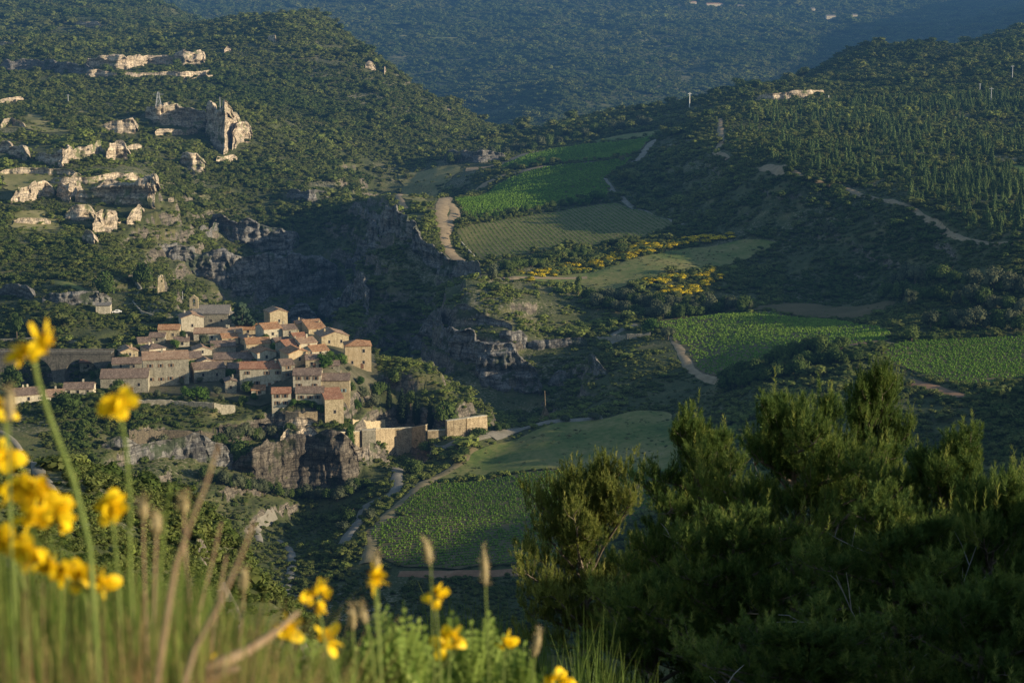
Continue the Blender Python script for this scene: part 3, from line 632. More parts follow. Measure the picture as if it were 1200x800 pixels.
# ------------------------------------------------------------------ vines in rows
def rows(name, field, ang, gap, step, size, lab, tint0=.5, gappy=0):
    B = FW[field]; c = B.mean(0); ca, sa = math.cos(ang), math.sin(ang); L_ = np.abs(B-c).max()*1.5
    a = np.arange(-L_, L_, step); b = np.arange(-L_, L_, gap); Aa, Bb = np.meshgrid(a, b); Aa = Aa+rng.normal(0, step*.12, Aa.shape); Bb = Bb+fbm2(Aa/40, Bb/40, 2, 33)*1.0
    x = c[0]+Aa*ca-Bb*sa; y = c[1]+Aa*sa+Bb*ca; x, y = x.ravel(), y.ravel()
    m = pip(x, y, [tuple(q) for q in (B[::2]-c)*.985+c]) ; x, y = x[m], y[m]
    keep = rng.uniform(0, 1, len(x)) > (.05+gappy*np.clip(patch(x, y, 25, 77)+.35, 0, 1)); x, y = x[keep], y[keep]
    s = size*rng.uniform(.7, 1.25, len(x)); t = np.clip(tint0+patch(x, y, 45, 78)*.35+rng.normal(0, .12, len(x)), 0, 1)
    scatter(name, np.stack([x, y, zt(x, y)+.1], -1), np.stack([s*1.25, s*1.25, s], -1), t, vines, label=lab)
    return len(x)
nv = 0
nv += rows('vine_rows', 'upper_vineyard', .35, 2.6, 1.7, 1.7, 'rows of vines in the uppermost lit vineyard', .5)
nv += rows('vine_rows', 'plateau_vineyard', .35, 2.6, 1.6, 1.7, 'rows of vines in the large vineyard on the plateau', .45)
nv += rows('vine_rows', 'young_vineyard', 1.75, 2.6, 1.5, .75, 'thin rows of young vines in the olive coloured field', .1)
nv += rows('vine_rows', 'bright_vineyard', .25, 2.1, 1.0, 1.15, 'rows of bright green vines above the dark wooded slope', .75, .6)
nv += rows('vine_rows', 'right_vineyard', .1, 2.1, 1.0, 1.1, 'rows of vines in the vineyard at the right edge', .55, .15)
nv += rows('vine_rows', 'lower_vineyard', .06, 2.5, .8, 1.05, 'rows of vines in the lowest vineyard with brown earth between', .65, .25)
nv += rows('vine_rows', 'middle_vineyard', .06, 1.8, .8, .95, 'rows of dark vines below the grass slope', .28)
print('counts', n1, n2, n3, nv)

M_tuft = foliage('dry_grass_tufts', [(.07,.10,.03), (.12,.145,.045), (.19,.19,.07), (.27,.24,.11)], .3, True)
tufts = [proto('tuft', clump_mesh('tuft', 180+i, 40, .3, 'round', [M_tuft], 3)) for i in range(2)]
xs, ys, ts = [], [], []
for fld, dn in (('grass_slope', .40), ('hay_field', .2), ('hilltop_meadow', .05), ('ploughed_field', .05), ('young_vineyard', .04), ('bright_vineyard', .03), ('village_ground', .03), ('dry_meadow', .12), ('right_vineyard', .02), ('lower_vineyard', .03)):
    B = FW[fld]; x0, y0_ = B.min(0); x1, y1 = B.max(0); n = int((x1-x0)*(y1-y0_)*dn); x = rng.uniform(x0, x1, n); y = rng.uniform(y0_, y1, n); m = pip(x, y, [tuple(q) for q in B[::2]]) & (rng.uniform(0, 1, n) < .6+patch(x, y, 18, 401)*1.3); xs.append(x[m]); ys.append(y[m])
x = np.concatenate(xs); y = np.concatenate(ys); s = rng.lognormal(-.1, .4, len(x))
scatter('grass_tufts', np.stack([x, y, zt(x, y)+.1], -1), np.stack([s, s, s*.45], -1), np.clip(.4+patch(x, y, 30, 402)*.7+rng.normal(0, .2, len(x)), 0, 1), tufts, label='tufts of grass and weeds in the fields')
print('tufts', len(x))
# ------------------------------------------------------------------ building materials
def stone(name, cols, scale=.9, warm=0):
    m, nt = newmat(name); v = objc(nt)
    vo = nt.nodes.new('ShaderNodeTexVoronoi'); vo.inputs['Scale'].default_value = 2.6; L(nt, mapping(nt, v, (1,1,1.7)), vo.inputs['Vector'])
    n = noise(nt, v, scale, 5, .65); st = noise(nt, mapping(nt, v, (1.2,1.2,.15)), 1, 4)
    f = math_(nt, 'ADD', math_(nt, 'MULTIPLY', n, .6), math_(nt, 'MULTIPLY', vo.outputs['Color'], .4))
    k = len(cols); c = ramp(nt, f, [(.3+.4*i/(k-1), cols[i]) for i in range(k)])
    c = mixc(nt, ramp(nt, st, [(.5, (0,0,0)), (.75, (.6,.6,.6))]), c, tuple(x*.45 for x in cols[0]))
    return out_principled(m, nt, c, .95, math_(nt, 'ADD', vo.outputs['Distance'], n), .6, .08, .1)
def tiles(name, cols):
    m, nt = newmat(name); v = objc(nt)
    vo = nt.nodes.new('ShaderNodeTexVoronoi'); vo.inputs['Scale'].default_value = 1; L(nt, mapping(nt, v, (3.2,2.2,2.2)), vo.inputs['Vector'])
    n = noise(nt, v, .45, 5, .7)
    f = math_(nt, 'ADD', math_(nt, 'MULTIPLY', n, .6), math_(nt, 'MULTIPLY', vo.outputs['Color'], .4))
    k = len(cols); c = ramp(nt, f, [(.28+.44*i/(k-1), cols[i]) for i in range(k)])
    wv = nt.nodes.new('ShaderNodeTexWave'); wv.inputs['Scale'].default_value = 1.2; wv.inputs['Distortion'].default_value = .6; L(nt, v, wv.inputs['Vector'])
    c = mixc(nt, ramp(nt, wv.outputs[1], [(.1, (.55,.55,.55)), (.5, (0,0,0))]), c, tuple(x*.35 for x in cols[0]))
    return out_principled(m, nt, c, .9, math_(nt, 'ADD', wv.outputs[1], n), .7, .08, .15)
WALLS = [stone('warm_stone', [(.26,.205,.12), (.42,.34,.21), (.54,.45,.29)]), stone('pale_render', [(.34,.30,.21), (.50,.44,.32), (.60,.54,.41)]), stone('grey_stone', [(.17,.155,.115), (.28,.255,.19), (.40,.36,.27)]),
         stone('brown_stone', [(.20,.16,.11), (.31,.25,.17), (.42,.34,.24)]), stone('ochre_render', [(.42,.31,.17), (.52,.40,.24), (.58,.47,.31)])]
ROOFS = [tiles('orange_tiles', [(.22,.11,.05), (.42,.22,.11), (.55,.36,.21)]), tiles('brown_tiles', [(.11,.08,.06), (.22,.155,.115), (.36,.27,.20)]), tiles('pink_tiles', [(.22,.135,.08), (.38,.245,.155), (.52,.38,.26)]),
         tiles('red_tiles', [(.22,.10,.055), (.37,.18,.105), (.48,.29,.18)]), tiles('slate_roof', [(.13,.12,.105), (.22,.20,.175), (.30,.27,.23)])]
M_dark = simple('window_glass', (.012,.014,.016), (.03,.034,.038), 3, .15, 0, .01, spec=.5)
M_frame = simple('window_frame', (.25,.21,.16), (.38,.33,.26), 3)
M_shutB = simple('blue_shutter', (.16,.25,.27), (.24,.34,.36), 3); M_shutW = simple('brown_shutter', (.15,.09,.05), (.22,.14,.08), 3)
M_wood = simple('weathered_wood', (.12,.085,.05), (.26,.2,.13), 2)
M_white = simple('white_paint', (.7,.68,.62), (.8,.78,.72), 2); M_metal = simple('grey_metal', (.25,.26,.27), (.4,.41,.42), 3, .5)
M_rstone = stone('rampart_stone', [(.15,.115,.07), (.30,.235,.145), (.44,.355,.23)], .5)
M_cypress = foliage('cypress_leaves', [(.010,.020,.009), (.020,.034,.014), (.036,.052,.020)], .1)
M_tree = foliage('broad_leaves', [(.032,.055,.014), (.065,.10,.024), (.12,.155,.04)], .25)
M_green = foliage('fresh_leaves', [(.035,.07,.012), (.07,.13,.022), (.12,.19,.035)], .3)
M_olive = foliage('olive_leaves', [(.045,.058,.030), (.085,.10,.052), (.14,.15,.08)], .2)
M_cedar = foliage('cedar_needles', [(.018,.034,.022), (.036,.060,.036), (.062,.090,.050)], .12)
M_bark = simple('bark', (.06,.045,.03), (.17,.13,.09), 6, .95, .6, .05)
M_shutR = simple('door_wood', (.14,.07,.04), (.22,.12,.07), 3)
def win(parent, mp, x, z, w_, h_, sh=None):
    """window on a wall: mp maps (along, out, up) to local coordinates"""
    def bx(mb, a0, a1, o0, o1, z0, z1):
        c = [mp(a, o, zz) for zz in (z0, z1) for a, o in ((a0, o0), (a1, o0), (a1, o1), (a0, o1))]
        mb.add(c, [(0,1,2,3), (7,6,5,4), (0,4,5,1), (1,5,6,2), (2,6,7,3), (3,7,4,0)])
    f = MB(); t = .13
    bx(f, x-w_/2-t, x+w_/2+t, -.02, .07, z-t, z); bx(f, x-w_/2-t, x+w_/2+t, -.02, .07, z+h_, z+h_+t)
    bx(f, x-w_/2-t, x-w_/2, -.02, .065, z, z+h_); bx(f, x+w_/2, x+w_/2+t, -.02, .065, z, z+h_)
    o = f.build('window', M_frame, parent)
    p = MB(); bx(p, x-w_/2, x+w_/2, -.03, .035, z, z+h_); p.build('pane', M_dark, o)
    if sh:
        for s in (-1, 1):
            q = MB(); a = x+s*(w_/2+t+.26); bx(q, a-.25, a+.25, -.02, .09, z-.02, z+h_+.02); q.build('shutter', sh, o)
def house(px, py, wpx, hpx, dep, rot, rt, wm, rm, label, wins=(2, 1), side=(1, 1), chim=1, door=0, shut=None, pitch=.32, name='stone_house', z=None, cat='house', Y=None, group='stone houses of the village'):
    p = hit(px, py, 640) if Y is None else at(px, py, Y); k = p[1]*1.0/F; w_ = wpx*k; h = hpx*k; a = R(rot)
    if abs(rot) > 12: w_ = w_/max(.55, math.cos(a)+.35*abs(math.sin(a)))
    cx, cy_ = p[0]-math.sin(a)*dep/2, p[1]+math.cos(a)*dep/2
    t = thing(name, label, cat, (cx, cy_, p[2]), a, group)
    W2, D2 = w_/2, dep/2; B = -5.0
    b = MB()
    if rt == 'x': rh = pitch*D2
    elif rt == 'y': rh = pitch*W2
    else: rh = pitch*min(W2, D2)
    if rt == 'x':
        b.add([(-W2,-D2,B),(W2,-D2,B),(W2,D2,B),(-W2,D2,B),(-W2,-D2,h),(W2,-D2,h),(W2,D2,h),(-W2,D2,h),(-W2,0,h+rh),(W2,0,h+rh)],
              [(0,1,5,4),(2,3,7,6),(1,2,6,9,5),(3,0,4,8,7),(4,5,9,8),(6,7,8,9),(0,3,2,1)])
    elif rt == 'y':
        b.add([(-W2,-D2,B),(W2,-D2,B),(W2,D2,B),(-W2,D2,B),(-W2,-D2,h),(W2,-D2,h),(W2,D2,h),(-W2,D2,h),(0,-D2,h+rh),(0,D2,h+rh)],
              [(0,1,5,8,4),(2,3,7,9,6),(1,2,6,5),(3,0,4,7),(4,8,9,7),(8,5,6,9),(0,3,2,1)])
    elif rt == 'shed':
        rh = pitch*dep*.8; b.add([(-W2,-D2,B),(W2,-D2,B),(W2,D2,B),(-W2,D2,B),(-W2,-D2,h),(W2,-D2,h),(W2,D2,h+rh),(-W2,D2,h+rh)],
              [(0,1,5,4),(2,3,7,6),(1,2,6,5),(3,0,4,7),(4,5,6,7),(0,3,2,1)])
    else: b.box(-W2, W2, -D2, D2, B, h)
    b.build('wall', WALLS[wm], t)
    # roof slabs with overhang and a tiled, slightly wavy surface
    r = MB(); ov = .38; th = .22; e = .03
    def slab(q):   # q: 4 corner points counter-clockwise seen from above; subdivided and gently uneven
        n = 9; P = [Vector(v) for v in q]; vs = []; g = random.Random(int(abs(q[0][0])*1000)+int(px*7))
        for j in range(n+1):
            for i in range(n+1):
                u, v = i/n, j/n; c = (P[0]*(1-u)+P[1]*u)*(1-v)+(P[3]*(1-u)+P[2]*u)*v
                c.z += g.uniform(-.05, .05)-.16*math.sin(u*math.pi)*math.sin(v*math.pi)*.5; vs.append(c)
        fs = [(j*(n+1)+i, j*(n+1)+i+1, (j+1)*(n+1)+i+1, (j+1)*(n+1)+i) for j in range(n) for i in range(n)]
        r.add(vs, fs)
        d = Vector((0,0,th)); o = [0, n, (n+1)*(n+1)-1, n*(n+1)]; c = [vs[i] for i in o]
        r.add([v-Vector((0,0,.01)) for v in c]+[v-d for v in c], [(4,5,1,0),(5,6,2,1),(6,7,3,2),(7,4,0,3),(7,6,5,4)])
    hh = h+th+e; X, Y_ = W2+ov*.6, D2+ov
    if rt == 'x':
        dz = pitch*ov
        slab([(-X,-Y_,hh-dz),(X,-Y_,hh-dz),(X,0,hh+rh),(-X,0,hh+rh)]); slab([(-X,0,hh+rh),(X,0,hh+rh),(X,Y_,hh-dz),(-X,Y_,hh-dz)])
        r.tube([(-X,0,hh+rh+.02),(X,0,hh+rh+.02)], .16, 6)
    elif rt == 'y':
        X, Y_ = W2+ov, D2+ov*.6; dz = pitch*ov
        slab([(-X,-Y_,hh-dz),(0,-Y_,hh+rh),(0,Y_,hh+rh),(-X,Y_,hh-dz)]); slab([(0,-Y_,hh+rh),(X,-Y_,hh-dz),(X,Y_,hh-dz),(0,Y_,hh+rh)])
        r.tube([(0,-Y_,hh+rh+.02),(0,Y_,hh+rh+.02)], .16, 6)
    elif rt == 'hip':
        dz = pitch*ov; X = W2+ov; q = max(.2, W2-D2) if W2 > D2 else .2; z0 = hh-dz; z1 = hh+rh
        A = [(-X,-Y_,z0),(X,-Y_,z0),(X,Y_,z0),(-X,Y_,z0)]; g0, g1 = (-q,0,z1), (q,0,z1)
        slab([A[0],A[1],g1,g0]); slab([A[2],A[3],g0,g1]); r.add([A[1],A[2],g1], [(0,1,2)]); r.add([A[3],A[0],g0], [(0,1,2)])
        r.box(-X, X, -Y_, Y_, z0-.16, z0-.012)
    elif rt == 'shed':
        s_ = pitch*.8; slab([(-X,-Y_,hh-s_*ov),(X,-Y_,hh-s_*ov),(X,Y_,hh+rh+s_*ov),(-X,Y_,hh+rh+s_*ov)])
    else: r.box(-X, X, -Y_, Y_, h+.003, h+.25)
    ro = r.build('roof', ROOFS[rm], t)
    g = random.Random(int(px*31+py))
    for c in range(chim):
        xx = g.uniform(-.75, .75)*W2 if rt != 'y' else g.choice((-.5, .5))*W2; yy = g.uniform(-.2, .5)*D2
        zz = h+(rh*(1-abs(yy)/D2) if rt == 'x' else rh*.5 if rt == 'y' else rh*.4); m = MB(); m.box(xx-.32, xx+.32, yy-.25, yy+.25, zz-.5, zz+1.25); m.box(xx-.4, xx+.4, yy-.33, yy+.33, zz+1.253, zz+1.38)
        m.box(xx-.25, xx+.25, yy-.18, yy+.18, zz+1.383, zz+1.6); m.build('chimney', WALLS[wm], ro)
    nx, fl = wins
    if nx:
        for f_ in range(fl):
            for i in range(nx):
                xx = (-1+2*(i+.5)/nx)*W2*.88+g.uniform(-.25, .25); fh = h/fl; zz = f_*fh+fh*.42+g.uniform(-.1, .1)
                if zz+1.15 > h-.15: zz = h-1.4
                if zz < .1: continue
                if g.random() < .9: win(t, lambda a_, o_, u_: (a_, -D2-o_, u_), xx, zz, g.uniform(.65, .95), min(1.2, fh*.5), shut)
    nx, fl = side
    for f_ in range(fl if nx else 0):
        for i in range(nx):
            yy = (-1+2*(i+.5)/nx)*D2*.8+g.uniform(-.3, .3); fh = h/fl; zz = f_*fh+fh*.42
            if zz+1.15 > h-.15: zz = h-1.4
            if zz < .1: continue
            win(t, lambda a_, o_, u_: (W2+o_, a_, u_), yy, zz, .8, min(1.1, fh*.5), shut)
    if door:
        q = MB(); q.box(-.55+W2*.3, .55+W2*.3, -D2-.06, -D2+.02, 0, 2.1); d = q.build('door', M_shutR, t)
        q = MB(); q.box(.42+W2*.3, .48+W2*.3, -D2-.11, -D2-.062, 1.0, 1.1); q.build('handle', M_metal, d)
    return t
HS = [
 (226,390,27,15,9,16,'y',1,2,'pale grey gabled house just below and left of the church',(1,1),(0,0),1),
 (227,378,20,6,7,8,'x',0,0,'small house with bright orange roof poking up left of the church',(0,0),(1,1),0),
 (198,399,24,11,7,5,'x',0,0,'low house with flat sunlit orange roof at the upper left edge of the village',(2,1),(1,1),0),
 (184,403,18,7,6,2,'x',2,1,'low dark stone outhouse left of the low orange roofed house',(1,1),(0,0),0),
 (255,401,54,9,8,3,'x',1,2,'long house with a stretched pinkish roof below the cedar',(4,1),(1,1),2),
 (185,421,21,11,8,34,'hip',1,1,'small square house with pyramid roof and one sunlit wall at the left of the village',(1,1),(1,1),2),
 (195,452,52,27,11,12,'x',2,2,'big dark stone house with two floors of small windows and a sunlit right gable',(4,2),(0,0),1),
 (222,430,30,9,9,14,'x',0,1,'house with brown roof just behind the big dark stone house',(2,1),(1,1),0),
 (203,428,34,7,8,20,'x',3,3,'house with long dull red roof left behind the big dark stone house',(0,0),(1,1),1),
 (246,447,38,13,9,18,'x',2,1,'grey house under a broad grey brown roof right of the big dark stone house',(2,1),(1,1),0),
 (275,430,48,8,9,4,'x',3,1,'wide low house with mottled brown roof in the village centre',(3,1),(1,1),1),
 (308,455,52,20,9,4,'x',1,3,'long two storey house with red roof and balcony at the front of the village',(4,2),(1,1),1),
 (303,414,29,10,8,14,'x',4,0,'sunlit ochre house with orange roof in the village centre',(2,1),(1,1),1),
 (313,424,24,9,8,26,'y',1,0,'cream gabled house with a small tree before it, below the ochre house',(1,1),(1,1),0),
 (291,393,26,6,8,12,'x',0,0,'low house with orange roof right of the cedar',(1,1),(1,1),0),
 (320,398,23,11,9,28,'x',1,0,'house with glowing cream end wall and light orange roof in the upper village',(1,1),(1,2),0),
 (327,386,22,17,8,24,'y',0,2,'tall sunlit gabled house standing highest at the back right of the church',(1,1),(0,0),0),
 (358,389,18,8,7,18,'y',0,2,'small gabled house with a tall chimney at the back edge of the village',(1,1),(0,0),1),
 (372,393,22,7,8,24,'shed',0,0,'narrow house with sloping orange roof near the back right edge',(1,1),(1,1),1),
 (393,407,34,11,11,20,'y',0,2,'broad sunlit stone gabled house left above the square hipped house',(2,1),(1,1),1),
 (346,413,24,7,9,32,'x',2,3,'house with bright red roof in the middle of the right half of the village',(1,1),(1,1),1),
 (362,410,22,7,8,30,'x',1,2,'house with pale pink roof touching the bright red roof',(1,1),(1,1),1),
 (376,418,22,6,8,28,'x',1,0,'low house with orange roof above the green garden',(1,1),(1,1),0),
 (420,432,30,23,9,8,'hip',4,0,'square tall house with hipped orange roof standing alone at the right edge',(2,2),(1,1),0),
 (351,429,27,13,9,26,'y',4,0,'sunlit ochre gabled house facing left behind the long front row',(1,1),(1,1),1),
 (366,432,15,9,7,8,'x',0,1,'narrow brown roofed house wedged beside the ochre gabled house',(1,1),(1,1),1),
 (360,457,32,15,9,2,'x',1,1,'three storey pale house with brown roof at the left of the right front row',(3,2),(0,0),0),
 (393,463,33,15,9,3,'x',0,1,'stone house with blue shutters and a grey brown roof at the front row',(3,2),(1,1),1),
 (363,472,32,10,8,2,'x',1,1,'low brown roofed house with vine pergola below the three storey house',(3,1),(0,0),0),
 (330,477,22,14,7,6,'x',1,3,'small house with vivid orange red roof on the cliff edge',(2,2),(1,1),0),
 (303,464,16,6,6,8,'x',1,0,'tiny orange roofed house beside the vivid red roofed one',(1,1),(0,0),0),
 (392,496,23,25,8,16,'shed',0,3,'tall tower like stone house with one red sloping roof on the cliff',(1,1),(1,1),0),
 (271,461,13,12,6,12,'y',2,1,'narrow tall stone house at the left end of the red roofed row',(1,1),(1,1),1),
 (152,421,21,8,8,22,'y',0,2,'small house with ragged sunlit gable above the bridge end',(1,1),(1,1),1),
 (149,434,34,7,8,8,'x',2,1,'low house with dusty brown roof behind the barn like house',(2,1),(1,1),1),
 (104,434,21,8,7,-4,'x',1,3,'small cream house with dull red roof next to the bridge arch',(1,1),(0,0),0),
 (146,460,54,15,12,6,'x',2,1,'large barn like grey house with broad brown roof at the left of the village',(3,1),(1,1),0),
 (92,465,34,8,8,6,'x',1,1,'low whitish house with three windows right of the lower left group',(3,1),(1,1),1),
 (34,473,34,9,9,26,'x',1,1,'house with sunlit edge at the far lower left of the village',(1,1),(2,1),2),
 (65,471,22,6,8,14,'x',1,2,'little white walled house in the lower left group',(1,1),(1,1),1),
 (74,453,18,6,7,18,'y',2,2,'ruinous little stone house above the lower left group',(1,1),(1,1),0),
 (340,394,18,7,7,26,'x',2,1,'dark house between the tall gabled house and its orange neighbours',(1,1),(1,1),1),
 (338,444,16,14,8,20,'x',2,1,'shaded tall stone house between the two front rows',(1,2),(1,1),0),
 (283,442,30,9,8,10,'x',3,1,'shaded brown house behind the long red roofed house',(2,1),(1,1),0),
 (262,414,28,7,8,12,'x',2,1,'shaded house below the long pinkish roof',(2,1),(1,1),1),
 (238,417,22,6,7,16,'y',1,2,'small house with cream sunlit gable above the broad grey brown roof',(1,1),(0,0),0),
 (332,407,18,5,7,24,'x',2,1,'small shaded house left of the bright red roof',(1,1),(0,0),1),
 (389,433,18,4,6,6,'x',2,1,'garden shed with brown roof left of the square hipped house',(1,1),(0,0),0),
 (308,439,20,6,7,16,'y',1,2,'little cream gable showing over the long red roof',(1,1),(0,0),0),
 (213,407,18,6,6,10,'x',1,1,'small brown roofed house behind the house with the pyramid roof',(1,1),(1,1),1),
 (270,404,20,7,6,18,'x',0,0,'little orange roofed house at the right end of the long pinkish roof',(1,1),(1,1),1),
 (296,404,18,6,6,30,'y',0,2,'tiny sunlit gable in front of the orange roof by the cedar',(1,1),(0,0),0),
 (352,402,16,6,6,24,'x',0,3,'narrow red roofed house at the back right of the village',(1,1),(1,1),1),
 (384,400,16,5,6,22,'x',1,0,'small orange roofed house against the broad sunlit gabled house',(1,1),(1,1),1),
 (326,437,15,8,6,12,'x',2,1,'shaded narrow house left of the ochre gabled house',(1,1),(1,1),0),
 (243,432,18,7,6,24,'y',1,2,'small gabled house between the two brown roofs',(1,1),(0,0),0),
 (294,424,20,6,7,14,'x',2,0,'low house with orange brown roof under the sunlit ochre house',(1,1),(1,1),0),
 (170,408,16,6,7,18,'x',3,1,'shaded brown house at the top left behind the pyramid roofed house',(1,1),(0,0),0),
]
for h in HS:
    (px, py, wp, hp, dp, ro, rt, wm, rm, lab, wi, si, ch) = h; wp *= 1.04; hp *= 1.2; dp += .8
    house(px, py, wp, hp, dp, ro, rt, wm, rm, lab, wi, si, ch, door=1 if py in (432, 455, 463, 460) else 0, shut=M_shutB if px == 393 and py == 463 else (M_shutW if (px*7) % 5 < 2 and py > 440 else None))
# balcony of the long front house
# church: nave with slate roof, apse and bell gable
ch = house(247, 384, 44, 17, 10, 2, 'x', 2, 4, 'stone church with grey slate roof and open bell gable', (3, 1), (0, 0), 0, name='church', cat='church', pitch=.55, group=None)
cw = 44*ch.location.y/F/2; m = MB()
zz = 17*ch.location.y/F; bx0, bx1 = -cw-1.2, -cw+2.6; bt = zz+8.2; ax = (bx0+bx1)/2
m.box(bx0, bx1, -2.2, -1.0, -4, zz+2.8); m.box(bx0, ax-.65, -2.2, -1.0, zz+2.803, zz+5.4); m.box(ax+.65, bx1, -2.2, -1.0, zz+2.803, zz+5.4)
pts = [(ax-.65*math.cos(t), zz+5.4+.65*math.sin(t)) for t in np.linspace(0, math.pi, 9)]
out = [(bx0, zz+5.4)]+pts+[(bx1, zz+5.4), (bx1, zz+6.0), (ax, zz+7.6), (bx0, zz+6.0)]
n_ = len(out); vs = [(a, -2.2, b) for a, b in out]+[(a, -1.0, b) for a, b in out]
m.add(vs, [tuple(range(n_)), tuple(reversed(range(n_, 2*n_)))]+[(i, i+n_, (i+1) % n_+n_, (i+1) % n_) for i in range(n_)])
m.build('bell_gable', WALLS[0], ch)
m = MB(); m.tube([(ax, -1.6, zz+5.7), (ax, -1.6, zz+5.3), (ax, -1.6, zz+4.7), (ax, -1.6, zz+4.4)], [.1, .25, .33, .46], 8); m.build('bell', M_metal, ch)
m = MB(); n_ = 10
for j, (r_, z_) in enumerate(((3.0, -4), (3.0, zz*.8), (3.25, zz*.8+.05), (.1, zz*.8+1.6))):
    pass
aps = [[(cw+r_*math.cos(t), r_*math.sin(t)+.0, z_) for t in np.linspace(-math.pi/2, math.pi/2, n_)] for r_, z_ in ((3.0, -4), (3.0, zz*.8))]
m.add(aps[0]+aps[1], [(i, i+1, n_+i+1, n_+i) for i in range(n_-1)]); m.build('apse', WALLS[2], ch)
m = MB(); rr_ = [(cw+3.3*math.cos(t), 3.3*math.sin(t), zz*.8+.01) for t in np.linspace(-math.pi/2, math.pi/2, n_)]; m.add(rr_+[(cw, 0, zz*.8+1.7)], [(i, i+1, n_) for i in range(n_-1)]); m.build('apse_roof', ROOFS[4], ch)
# hut above the bridge, with a parked car
house(121, 368, 17, 10, 6, 6, 'shed', 1, 4, 'small box shaped hut with a sunlit white wall on the hillside road', (0,0), (1,1), 0, pitch=.05, name='hillside_hut', cat='hut', group=None)
def car(px, py, label):
    p = hit(px, py, 640); t = thing('parked_car', label, 'car', (p[0], p[1], p[2]+.05), R(10)); b = MB(); P = [(-2.1,.35),(-2.1,.8),(-1.2,.95),(-.6,1.42),(.7,1.42),(1.5,.95),(2.1,.85),(2.1,.35)]; n = len(P)
    b.add([(x, -.8, z) for x, z in P]+[(x, .8, z) for x, z in P], [tuple(range(n)), tuple(reversed(range(n, 2*n)))]+[(i+n, (i+1) % n+n, (i+1) % n, i) for i in range(n)]); b.build('body', M_white, t)
    g = MB(); g.box(-.55, .7, -.82, .82, .98, 1.32); g.build('window', M_dark, t)
    for x in (-1.3, 1.3):
        for y in (-.72, .72):
            w_ = MB(); w_.tube([(x, y-.12, .33), (x, y+.12, .33)], .33, 12); w_.build('wheel', M_dark, t)
    return t
car(137, 367, 'pale car parked beside the hillside hut')
# bridge with round arches
M_bridge = stone('shade_darkened_bridge_stone', [(.08,.075,.06), (.15,.135,.105), (.22,.20,.155)])  # bridge stone coloured dark to imitate the shade on it
def bridge():
    Yb = 776.; k = Yb/F; zt_ = at(60, 413, Yb)[2]; x0 = at(-70, 413, Yb)[0]; x1 = at(132, 413, Yb)[0]
    t = thing('arch_bridge', 'stone road bridge with big round arches leading to the village', 'bridge', (x0, Yb, zt_))
    Lb = x1-x0; zlow = at(60, 413, Yb)[2]-26-zt_; ar = [((at(c, 413, Yb)[0]-x0), r*k) for c, r in ((39, 24), (97, 21), (-24, 24))]
    xs = sorted(set(list(np.linspace(0, Lb, 60))+[a+r*s*math.cos(q) for a, r in ar for q in np.linspace(0, math.pi/2, 9) for s in (-1, 1)])); spring = -9.2
    def bot(x):
        for a, r in ar:
            if abs(x-a) < r-.001: return spring+math.sqrt(r*r-(x-a)**2)
        return zlow
    b = MB(); eps = .002
    for i in range(len(xs)-1):
        a, c = xs[i], xs[i+1]; m_ = (a+c)/2; inside = any(abs(m_-A) < r for A, r in ar)
        za, zc = (bot(a) if inside else zlow), (bot(c) if inside else zlow)
        if inside: 
            if za == zlow: za = spring
            if zc == zlow: zc = spring
        b.add([(a,-3,za),(c,-3,zc),(c,-3,0),(a,-3,0),(a,3,za),(c,3,zc),(c,3,0),(a,3,0)], [(0,1,2,3),(5,4,7,6),(3,2,6,7),(4,5,1,0)])
    for A, r in ar:
        for s in (-1, 1): x = A+s*r; b.add([(x,-3,zlow),(x,3,zlow),(x,3,spring),(x,-3,spring)], [(0,1,2,3)])
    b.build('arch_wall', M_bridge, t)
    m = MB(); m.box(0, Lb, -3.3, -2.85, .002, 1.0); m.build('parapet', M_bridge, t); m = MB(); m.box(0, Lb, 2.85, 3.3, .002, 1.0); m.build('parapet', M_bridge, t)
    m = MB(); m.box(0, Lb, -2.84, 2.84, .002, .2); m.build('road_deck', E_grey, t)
bridge()
